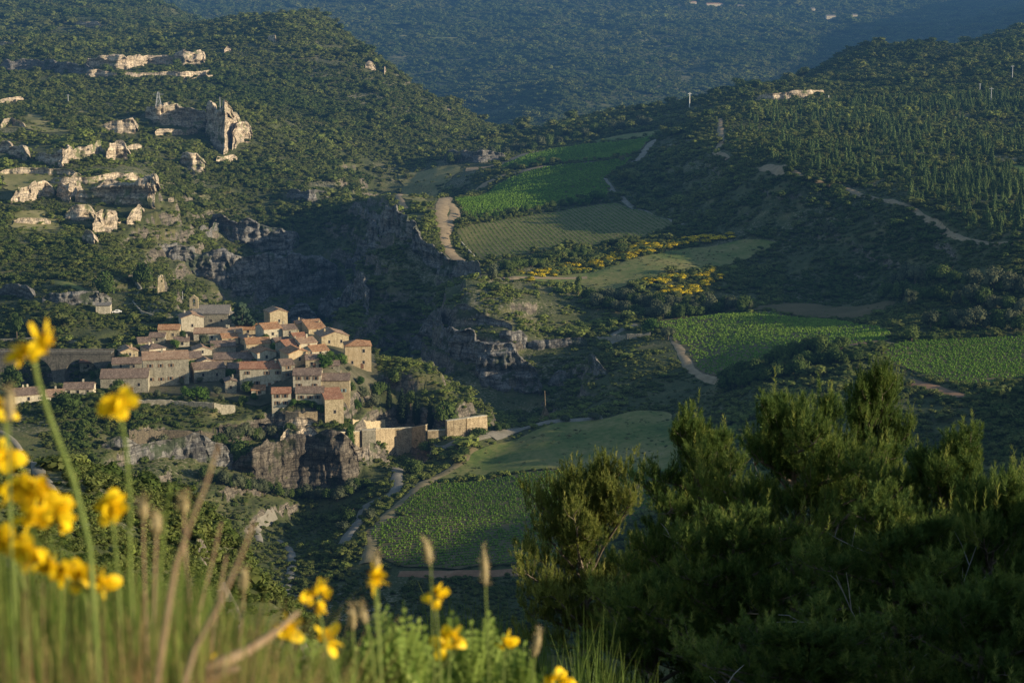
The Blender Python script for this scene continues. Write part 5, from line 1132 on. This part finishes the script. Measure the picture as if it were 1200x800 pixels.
pine(1, 950, 468, 36, 205, 'broad pine with many bright upright shoots at the top of the big group', 4.0, 2, 5)
pine(2, 1030, 432, 42, 120, 'tallest and darkest pine with bare trunk showing behind the group', 0.3, 1)
pine(0, 1105, 515, 34, 200, 'full dark pine with reddish cones in the right of the group', 5.1, 3, 9)
pine(3, 1178, 572, 28, 190, 'pine with yellow lit needles at the right edge', 3.3, 0, 3)
pine(1, 880, 610, 29, 230, 'deeply shaded pine in the lower middle of the pine group', 2.7, 1, 3)
pine(0, 1035, 600, 27, 240, 'shaded pine in front with grey dead branches', 0.9, 4, 6)
pine(3, 1150, 690, 23, 240, 'lowest pine in the right corner', 4.4, 1, 3)
pine(3, 775, 690, 30, 190, 'low spreading pine at the lower left of the pine group', 1.7)
pine(1, 930, 720, 22, 260, 'shaded low pine at the bottom edge of the picture', 5.7, 1)
# ------------------------------------------------------------------ foreground: broom, grass and flowers
M_rush = gfoliage('rush_stems', [(.035,.060,.015), (.070,.115,.022), (.13,.18,.035), (.22,.24,.06)], .2, .6)
M_grass = gfoliage('grass_blades', [(.05,.10,.015), (.13,.21,.035), (.26,.26,.07), (.36,.25,.12), (.24,.13,.06)], .35)
M_leaf = gfoliage('shrub_leaflets', [(.05,.09,.02), (.12,.19,.035), (.24,.31,.07), (.36,.40,.12)], .4)
M_petal = simple('yellow_petals', (.80,.52,.005), (.88,.66,.02), 30, .5, .1, .001, trans=.35)
M_stem = simple('green_stem', (.10,.15,.03), (.20,.25,.07), 15, .6, .1, .001, trans=.15); M_dry = simple('dry_stalk', (.22,.15,.09), (.36,.27,.17), 20, .8, .2, .002, trans=.1)
M_seed = simple('seed_head', (.30,.24,.12), (.46,.38,.22), 30, .8, .2, .002, trans=.3)
def blades(name, B, Ht, W_, tint, mat, bend=.3, seg=5, g=None, stiff=False, label=None, parent=None):
    """B (n,3) roots, Ht heights, W_ widths -> curved tapering blades in one mesh"""
    g = g or rng; n = len(B); az = g.uniform(0, 6.28, n); bd = np.abs(g.normal(0, bend, n)); s = np.linspace(0, 1, seg); C = np.zeros((n, seg, 3))
    h = s[None, :]*Ht[:, None]; off = (s[None, :]**2)*(Ht*bd)[:, None]
    C[..., 0] = B[:, None, 0]+np.cos(az)[:, None]*off; C[..., 1] = B[:, None, 1]+np.sin(az)[:, None]*off; C[..., 2] = B[:, None, 2]+h*(1-.25*bd[:, None]*s)
    pa = g.uniform(-.7, .7, n); px_, py_ = np.cos(pa), np.sin(pa); w_ = W_[:, None]*(1-s[None, :]**(4 if stiff else 1.6)*.9)*.5
    A = C.copy(); D = C.copy(); A[..., 0] -= px_[:, None]*w_; A[..., 1] -= py_[:, None]*w_; D[..., 0] += px_[:, None]*w_; D[..., 1] += py_[:, None]*w_
    V = np.stack([A, D], 2).reshape(-1, 3); o = (np.arange(n)*seg*2)[:, None]; i = np.arange(seg-1)[None, :]*2; a = o+i
    Qb = np.stack([a, a+1, a+3, a+2], -1).reshape(-1, 4); me = npmesh(name, V, Qb, [mat]); tinted(me, np.repeat(tint, seg*2)+np.tile(np.repeat(s*.15, 2), n)); ob = link(name, me, parent)
    if label: ob['label'] = label; ob['kind'] = 'stuff'
    return ob
def gz(x, y): return zt(x, np.maximum(y, 1.02))
def topz(px, py, Y): return at(px, py, Y)[2]
def nearfill(name, n, pxr, Yr, topfn, wid, tfn, mat, bend, label, stiff=False, hv=.25):
    nc = max(6, n//22); ci = rng.integers(0, nc, n); Y = np.clip(rng.uniform(*Yr, nc)[ci]+rng.normal(0, .06, n), *Yr); px = rng.uniform(*pxr, nc)[ci]+rng.normal(0, 13, n); x = (px-600)/F*Y; z0 = gz(x, Y); tj = rng.normal(0, .2, nc)[ci]; hj = rng.exponential(30, nc)[ci]; tp = topfn(px)+hj+np.abs(rng.normal(0, 1, n))*np.where(rng.uniform(0, 1, n) < .8, 55, 8)
    b = (400-tp)/F; tz = ZC+Y/(CP+b*SP)*(-SP+b*CP); h = np.clip(tz-z0, .08, 2.2); return blades(name, np.stack([x, Y, z0-.02], -1), h, wid*rng.uniform(.5, 1.7, n), np.clip(tfn(px, n)*.6+.15+tj, 0, 1.1), mat, bend, 6, rng, stiff, label)
edge = lambda px: np.interp(px, [-60, 0, 60, 120, 200, 260, 300, 340, 400, 640], [600, 590, 625, 650, 640, 665, 715, 745, 760, 790])
nearfill('grass', 4200, (-70, 330), (2.6, 5.0), lambda p: edge(p)+18, .0055, lambda p, n: np.clip(rng.normal(.22, .22, n)+np.where((p > 120), .32, 0), 0, 1), M_grass, .22, 'blurred green and brown grass at the lower left')
nearfill('rush_broom_stems', 1500, (-70, 300), (2.8, 4.6), lambda p: edge(p)-18, .006, lambda p, n: np.clip(rng.normal(.4, .2, n), 0, 1), M_rush, .07, 'green rush like broom stems among the grass', True)
nearfill('dry_grass', 1500, (110, 330), (2.4, 4.2), lambda p: edge(p)+50, .0035, lambda p, n: np.clip(rng.normal(.85, .12, n), 0, 1.1), M_grass, .25, 'brown dry grass below the tall stalks')
nearfill('low_grass', 900, (300, 660), (3.5, 5.5), lambda p: edge(p)+25, .004, lambda p, n: np.clip(rng.normal(.35, .15, n), 0, 1), M_grass, .2, 'green grass among the leafy foreground shrub')
# leafy coronilla like shrubs at bottom centre: many small paired leaflets
def leafy(px, topy, Y, wpx, label, n=420, seed=0):
    g = np.random.default_rng(seed); k = Y/F; x0 = (px-600)/F*Y; z0 = float(gz(x0, Y)); zt_ = topz(px, topy, Y); h = zt_-z0; t = thing('leafy_shrub', label, 'shrub', (x0, Y, z0), 0); Rr = wpx*k/2; wd = MB(); V = []; T = []
    for i in range(n):
        a = g.uniform(0, 6.28); r = Rr*math.sqrt(g.uniform(0, 1)); e = np.array([math.cos(a)*r, math.sin(a)*r*.8, h*(1-.32*(r/Rr)**2)*g.uniform(.72, 1.03)]); d = norm(np.array([e[0]*.6, e[1]*.6, h*.35])+g.normal(0, .09, 3)); L_ = g.uniform(.06, .13); b = e-d*L_
        if i % 5 == 0: wd.tube([(e[0]*.15, e[1]*.15, 0), tuple(np.array([e[0]*.6, e[1]*.6, h*.5])), tuple(e)], [.006, .004, .0015], 4, cap=False)
        sd = norm(np.cross(d, g.normal(size=3))); tt = np.clip(g.normal(.5, .2), 0, 1)
        for q in range(7):
            c = b+d*L_*(q/6.); up = norm(np.cross(sd, d))
            for s in ((-1, 1) if q < 6 else (0,)):
                ld = norm(sd*s*1.0+d*(.45 if s else 1)+up*.15); wv = norm(np.cross(ld, up))*.0065; ll = .019
                V += [c, c+ld*ll*.6+wv, c+ld*ll, c+ld*ll*.6-wv]; T += [tt]*4
    me = npmesh('foliage', np.array(V), np.arange(len(V)).reshape(-1, 4), [M_leaf]); tinted(me, T); link('foliage', me, t); wd.build('branches', M_stem, t)
leafy(360, 758, 4.0, 130, 'low leafy shrub under the big yellow flower head', 520, 1); leafy(450, 722, 4.4, 230, 'tallest bright leafy shrub at the bottom centre', 900, 2)
leafy(550, 730, 4.8, 230, 'bright leafy shrub right of the tallest leafy one', 850, 3); leafy(610, 760, 4.6, 170, 'rightmost low leafy shrub at the bottom edge', 520, 4); leafy(290, 775, 3.8, 110, 'leftmost small leafy shrub beside the dry branch', 380, 5)
# green broom shrubs on the slope a little further away
def rushshrub(px, topy, Y, wpx, label, n=700, tint=.45, seed=0, tips=True, wd=.0045):
    g = np.random.default_rng(seed); k = Y/F; x0 = (px-600)/F*Y; z0 = float(gz(x0, Y)); h = topz(px, topy, Y)-z0; t = thing('green_broom', label, 'shrub', (x0, Y, z0), 0); Rr = wpx*k/2
    a = g.uniform(0, 6.28, n); r = Rr*np.sqrt(g.uniform(0, 1, n)); q = h*.45; B = np.stack([np.cos(a)*r, np.sin(a)*r, h*g.uniform(.0, .62, n)*(1-.3*(r/Rr)**2)], -1); Ht = h*g.uniform(.18, .42, n)*(1-.35*(r/Rr)**2)
    blades('stems', B, Ht, wd*Y/13*g.uniform(.6, 1.3, n), np.clip(g.normal(tint, .18, n), 0, 1), M_rush, .14, 4, g, True, None, t); m = MB()
    for i in range(9): aa = g.uniform(0, 6.28); m.tube([(0,0,-.05), (math.cos(aa)*Rr*.3, math.sin(aa)*Rr*.3, h*.3), (math.cos(aa)*Rr*.7, math.sin(aa)*Rr*.7, h*.62)], [.02, .014, .006], 5)
    m.build('branches', M_pbark, t)
rushshrub(700, 690, 14, 130, 'green broom with bright upright shoots left of the pines', 1500, .5, 1); rushshrub(655, 730, 11, 90, 'smaller green broom at the bottom beside the leafy shrubs', 900, .4, 2); rushshrub(745, 735, 12, 130, 'dark green broom at the foot of the pines', 1300, .3, 3)
rushshrub(625, 700, 24, 90, 'dark broom bush between the vineyard and the green brooms', 1200, .25, 4); rushshrub(530, 672, 34, 150, 'yellowish green broom bush below the lowest vineyard', 1900, .5, 5); rushshrub(455, 690, 30, 110, 'dim green broom bush behind the leafy shrubs', 1500, .35, 6)
rushshrub(585, 690, 28, 110, 'dark broom bush right of the yellowish one', 1500, .3, 7); rushshrub(400, 700, 42, 90, 'small green broom bush left of the middle', 1200, .4, 8); rushshrub(275, 700, 20, 110, 'green broom bush behind the dry stalks', 1500, .5, 9); rushshrub(340, 730, 22, 90, 'dim broom bush behind the big flower head', 1100, .4, 10); rushshrub(210, 690, 16, 120, 'broom bush hidden behind the brown grass', 1200, .5, 11)
# yellow flower heads on stems
def floret(seed):
    g = random.Random(seed); b = MB()
    def petal(L_, W_, lift, curl, yaw, n=6):
        vs = []; fs = []
        for i in range(n+1):
            t = i/n; w_ = W_*math.sin(math.pi*min(1, t*.86+.08))**.75
            for s in (-1, 0, 1): 
                x = L_*t; z = lift*t+curl*t*t*L_+abs(s)*w_*.25; p = Vector((x, s*w_*.5, z)); p.rotate(Matrix.Rotation(yaw, 3, 'Z')); vs.append(p)
        for i in range(n):
            for s in (0, 1): a = i*3+s; fs.append((a, a+1, a+4, a+3))
        b.add(vs, fs)
    petal(.021, .026, .011, .7, 0); petal(.018, .014, -.001, .3, .42); petal(.018, .014, -.001, .3, -.42); petal(.015, .009, -.006, .2, 0)
    return b.mesh('floret', M_petal, True)
FL = [floret(i) for i in range(3)]
def flowerhead(parent, c, size, n, seed):
    """a head of pea shaped florets; size = diameter in metres"""
    g = random.Random(seed); V = []; Fq = []; o = 0
    for i in range(n):
        me = FL[i % 3]; d = Vector((g.gauss(0, 1), g.gauss(0, 1), g.gauss(.25, .8))).normalized() if n > 8 else Vector((math.cos(i/n*6.28+g.uniform(-.25, .25)), g.uniform(-.7, .1), math.sin(i/n*6.28+g.uniform(-.25, .25)))).normalized()
        rr = max(0, size*.5-.014); M_ = Matrix.Translation(d*rr*g.uniform(.55, 1)) @ d.to_track_quat('X', 'Z').to_matrix().to_4x4() @ Matrix.Rotation(g.uniform(0, 6.28), 4, 'X') @ Matrix.Scale(g.uniform(.8, 1.1)*(.86 if n > 6 else 1.0), 4)
        V += [tuple(M_ @ v.co) for v in me.vertices]; Fq += [tuple(q+o for q in p.vertices) for p in me.polygons]; o += len(me.vertices)
    me = bpy.data.meshes.new('flower_head'); me.from_pydata(V, [], Fq); me.materials.append(M_petal); me.polygons.foreach_set('use_smooth', [True]*len(Fq)); me.update()
    ob = link('flower_head', me, parent, c); m = MB(); m.tube([(0,0,-size*.32), (0,0,-size*.1), (0,0,0)], [.0022, .0045, .002], 6); m.build('calyx', M_stem, ob); return ob
def flower(heads, path, Y, label, r=.0028):
    """heads [(px,py,size_px,n)], path = stem in photo pixels from the top down; continues to the ground"""
    k = Y/F; P = [Vector(at(px, py, Y)) for px, py in path]; e = P[-1]; gx = e.x+(e.x-P[0].x)*.25; base = Vector((gx, Y+.05, float(gz(gx, Y+.05))))
    t = thing('yellow_flower', label, 'flower', base); m = MB(); pts = [p-base for p in P]+[(e-base)*.5, Vector((0,0,-.03))]; m.tube(pts, [r*(.75+.12*i) for i in range(len(pts))], 6); 
    for i, (hx, hy, sz, n) in enumerate(heads):
        c = Vector(at(hx, hy, Y-.02*(i % 3)))-base; 
        if i or (c-pts[0]).length > sz*k*.7: 
            q = min(pts[:-1], key=lambda v: (v-c-Vector((0,0,-sz*k))).length); m.tube([q, (q+c)/2+Vector((0,0,-.005)), c+Vector((0,0,-sz*k*.2))], [r*.7, r*.6, r*.5], 5)
        flowerhead(t, c, sz*k*.84, int(n*1.6) if n > 8 else n, int(hx*3+hy))
    m.build('stem', M_stem, t)
flower([(29,410,24,4),(53,403,26,5)], [(40,422),(44,445),(62,500),(85,560),(105,640)], 2.7, 'highest yellow flower with two petals groups on a long curved stem', .0035)
flower([(140,473,38,9)], [(141,486),(147,520),(152,580),(152,660)], 2.9, 'yellow flower head on a straight stem left of the village', .003)
flower([(38,575,44,16),(66,602,42,14),(36,606,20,6),(16,574,16,5)], [(40,590),(42,640),(40,720)], 2.9, 'largest double yellow flower cluster at the left')
flower([(131,595,34,10)], [(131,608),(136,650),(140,720)], 3.0, 'yellow flower head right of the largest cluster')
flower([(5,636,34,10),(33,648,34,9),(56,662,22,7)], [(20,652),(30,700),(30,760)], 2.8, 'row of yellow flower heads at the left edge')
flower([(92,676,34,10),(120,684,28,8),(72,668,18,5)], [(100,690),(104,730),(105,790)], 2.9, 'pair of yellow flower heads below the row')
flower([(6,534,16,5)], [(7,542),(10,600),(14,680)], 3.0, 'small yellow flower head at the left edge above the row')
flower([(4,476,14,4)], [(5,482),(9,540),(14,620)], 3.0, 'smallest yellow bud near the left edge beside the highest flower')
flower([(373,699,44,8)], [(374,715),(380,750),(392,800)], 3.3, 'ring shaped yellow flower head of separate petals at the bottom centre')
flower([(335,738,20,5)], [(336,748),(345,775),(352,810)], 3.3, 'small yellow flower left below the ring shaped one')
flower([(384,748,16,4)], [(384,755),(392,780),(400,810)], 3.4, 'tiny yellow flower right below the ring shaped one')
flower([(438,677,22,5)], [(439,688),(442,730),(446,790)], 3.3, 'yellow bud among upright green spikes')
flower([(511,699,30,7)], [(511,712),(514,750),(516,800)], 3.8, 'yellow flower head above the leafy shrubs')
flower([(529,749,30,8),(519,757,14,3)], [(528,762),(526,790),(524,820)], 4.0, 'yellow flower head standing in the leafy shrubs')
flower([(592,755,15,3)], [(592,762),(590,790),(590,820)], 4.2, 'faint yellow bud right of the leafy shrubs')
flower([(644,795,18,5),(663,795,16,4)], [(652,803),(652,820)], 4.2, 'pair of yellow flowers at the bottom edge')
flower([(243,778,14,3)], [(243,785),(250,810)], 3.2, 'small yellow flower on the dry branch at the bottom')
def stalk(path, Y, label, r=.004, head=0, name='dry_stalk', mat=None, cat='stalk'):
    P = [Vector(at(px, py, Y)) for px, py in path]; e = P[-1]; d = (P[-1]-P[-2]); gx = e.x+d.x*min(9, .7*(e.z-gz(e.x, Y))/max(.02, abs(d.z))); base = Vector((gx, Y, float(gz(gx, Y)))); t = thing(name, label, cat, base); m = MB(); pts = [p-base for p in P]+[(e-base)*.45, Vector((0,0,-.03))]
    if (e-base).z < .05: pts = [p-base for p in P]+[Vector((0,0,-.03))]
    r = r*.68; m.tube(pts, [r*(.7+.12*i) for i in range(len(pts))], 6); m.build('stem', mat or M_dry, t)
    if head:
        m = MB(); u = (pts[1]-pts[0]).normalized(); L_ = head*Y/F; g = random.Random(int(path[0][0])); c = [pts[0]+u*L_*j/6 for j in range(7)]; m.tube(c, [.001, .005, .0075, .008, .0075, .006, .002], 7)
        for j in range(50): q = pts[0]+u*L_*g.uniform(0, 1); w_ = Vector((g.gauss(0,1), g.gauss(0,1), g.gauss(0,.4)+1)).normalized()*.016; m.tube([q, q+w_], [.0014, .0003], 3, cap=False)
        m.build('seed_head', M_seed, t)
stalk([(256,520),(240,570),(222,615),(205,665)], 2.6, 'tallest thick brown stalk leaning right across the valley', .0052)
stalk([(297,612),(278,660),(255,710),(228,760)], 2.5, 'second thick brown stalk leaning right', .0055)
stalk([(215,580),(216,630),(221,700)], 3.0, 'upright olive stalk between the two thick brown ones', .0045, 24)
stalk([(259,612),(248,660),(232,720)], 3.1, 'thin brown stalk between the thick ones', .0035)
stalk([(201,566),(193,610),(186,690)], 3.0, 'green stalk left of the tallest brown one', .004, 0, 'green_stalk', M_stem)
stalk([(168,585),(168,640),(170,700)], 3.1, 'short brown stalk left of the green one', .0035, 26)
stalk([(184,600),(182,650),(180,720)], 2.9, 'stalk with pale buds in the grass', .0045, 30)
stalk([(286,665),(285,710),(280,760)], 3.4, 'faint dry stalk right of the second brown one', .003, 30)
stalk([(265,650),(258,690),(250,740)], 3.2, 'short dark stalk beside the second brown one', .0035)
stalk([(497,630),(505,665),(506,700),(508,770)], 3.6, 'pale feathery grass spike bending left', .0025, 34, 'grass_spike', M_stem)
stalk([(566,640),(569,690),(572,770)], 3.8, 'upright green spike with pinkish middle', .0035, 50, 'grass_spike', M_stem)
stalk([(440,648),(442,690),(446,770)], 3.5, 'green spike behind the yellow bud', .0035, 26, 'grass_spike', M_stem)
stalk([(421,707),(432,740),(440,800)], 3.5, 'curved pale green leaf like spike', .004, 26, 'grass_spike', M_stem)
stalk([(412,710),(414,750),(418,810)], 3.6, 'straight pale spike at left of the curved one', .0035, 30, 'grass_spike', M_stem)
stalk([(632,738),(627,765),(622,810)], 4.0, 'pale curved seed spike near the bottom right of the shrubs', .003, 34, 'grass_spike', M_stem)
stalk([(12,455),(10,520),(12,600)], 2.7, 'pale bent grass head at the left edge', .003, 40, 'grass_spike', M_stem)
def branch():
    Y = 2.9; P = [Vector(at(px, py, Y+i*.03)) for i, (px, py) in enumerate([(225,795),(255,778),(290,762),(320,742),(350,716)])]; b0 = Vector((P[0].x, Y, float(gz(P[0].x, Y)))); t = thing('dry_branch', 'thick dead twisted branch lying across the bottom grass', 'branch', b0); m = MB()
    m.tube([Vector((0,0,-.02)), (P[0]-b0)*.6]+[p-b0 for p in P], [.016, .014, .011, .010, .008, .006, .003], 7); m.build('bough', M_dry, t)
    m = MB(); q = [Vector(at(a, b, Y)) for a, b in ((235,800),(262,786),(280,782))]; m.tube([p-b0 for p in q], [.012, .009, .004], 6); m.build('side_twig', M_dry, t)
branch()
m, nt = newmat('evening_haze'); ab = N(nt, 'ShaderNodeVolumeAbsorption', Density=1.0e-4); ab.inputs['Color'].default_value = (.25, .12, 0, 1)
em = nt.nodes.new('ShaderNodeEmission'); em.inputs[0].default_value = (.20, .50, .95, 1); em.inputs[1].default_value = 3.8e-5  # faint blue glow stands in for skylight scattered by the haze
ad = nt.nodes.new('ShaderNodeAddShader'); o = nt.nodes.new('ShaderNodeOutputMaterial'); L(nt, ab.outputs[0], ad.inputs[0]); L(nt, em.outputs[0], ad.inputs[1]); L(nt, ad.outputs[0], o.inputs['Volume'])
b = MB(); b.box(-2600, 4200, 250, 7400, -200, 320); hz = b.build('haze', m); hz['kind'] = 'stuff'; hz['label'] = 'blue evening haze filling the valley'
# ------------------------------------------------------------------ camera, light, world
cam = bpy.data.cameras.new('camera'); co = bpy.data.objects.new('camera', cam); COL.objects.link(co)
co.location = (0, 0, ZC); co.rotation_euler = (math.pi/2-PITCH, 0, 0); cam.sensor_width = 36; cam.lens = 36*F/1200
cam.clip_start = .2; cam.clip_end = 20000
cam.dof.use_dof = True; cam.dof.focus_distance = 500; cam.dof.aperture_fstop = 6.3
SC.camera = co
SUN_EL = 14.0; SUN_AZ = 103.0     # degrees clockwise from +Y
sd = bpy.data.lights.new('sun', 'SUN'); sd.energy = 8.2; sd.angle = R(.5); sd.color = (1, .85, .61)
so = bpy.data.objects.new('sun', sd); COL.objects.link(so)
dv = Vector((math.sin(R(SUN_AZ))*math.cos(R(SUN_EL)), math.cos(R(SUN_AZ))*math.cos(R(SUN_EL)), math.sin(R(SUN_EL))))
so.rotation_euler = dv.to_track_quat('Z', 'Y').to_euler(); so.location = (300, -50, 400)
w = bpy.data.worlds.new('World'); SC.world = w; w.use_nodes = True; nt = w.node_tree; nt.nodes.clear()
sk = nt.nodes.new('ShaderNodeTexSky'); sk.sky_type = 'NISHITA'; sk.sun_disc = False; sk.sun_elevation = R(SUN_EL); sk.sun_rotation = R(SUN_AZ)
sk.air_density = 1.2; sk.dust_density = .4; sk.ozone_density = 1.6
bg = nt.nodes.new('ShaderNodeBackground'); bg.inputs[1].default_value = .19
wo = nt.nodes.new('ShaderNodeOutputWorld'); L(nt, sk.outputs[0], bg.inputs[0]); L(nt, bg.outputs[0], wo.inputs[0])
SC.view_settings.view_transform = 'Standard'; SC.view_settings.look = 'None'; SC.view_settings.exposure = 0
cy = SC.cycles; cy.use_denoising = True; cy.max_bounces = 4; cy.diffuse_bounces = 2; cy.glossy_bounces = 1; cy.transmission_bounces = 2; cy.transparent_max_bounces = 4
try: cy.denoiser = 'OPENIMAGEDENOISE'
except Exception: pass
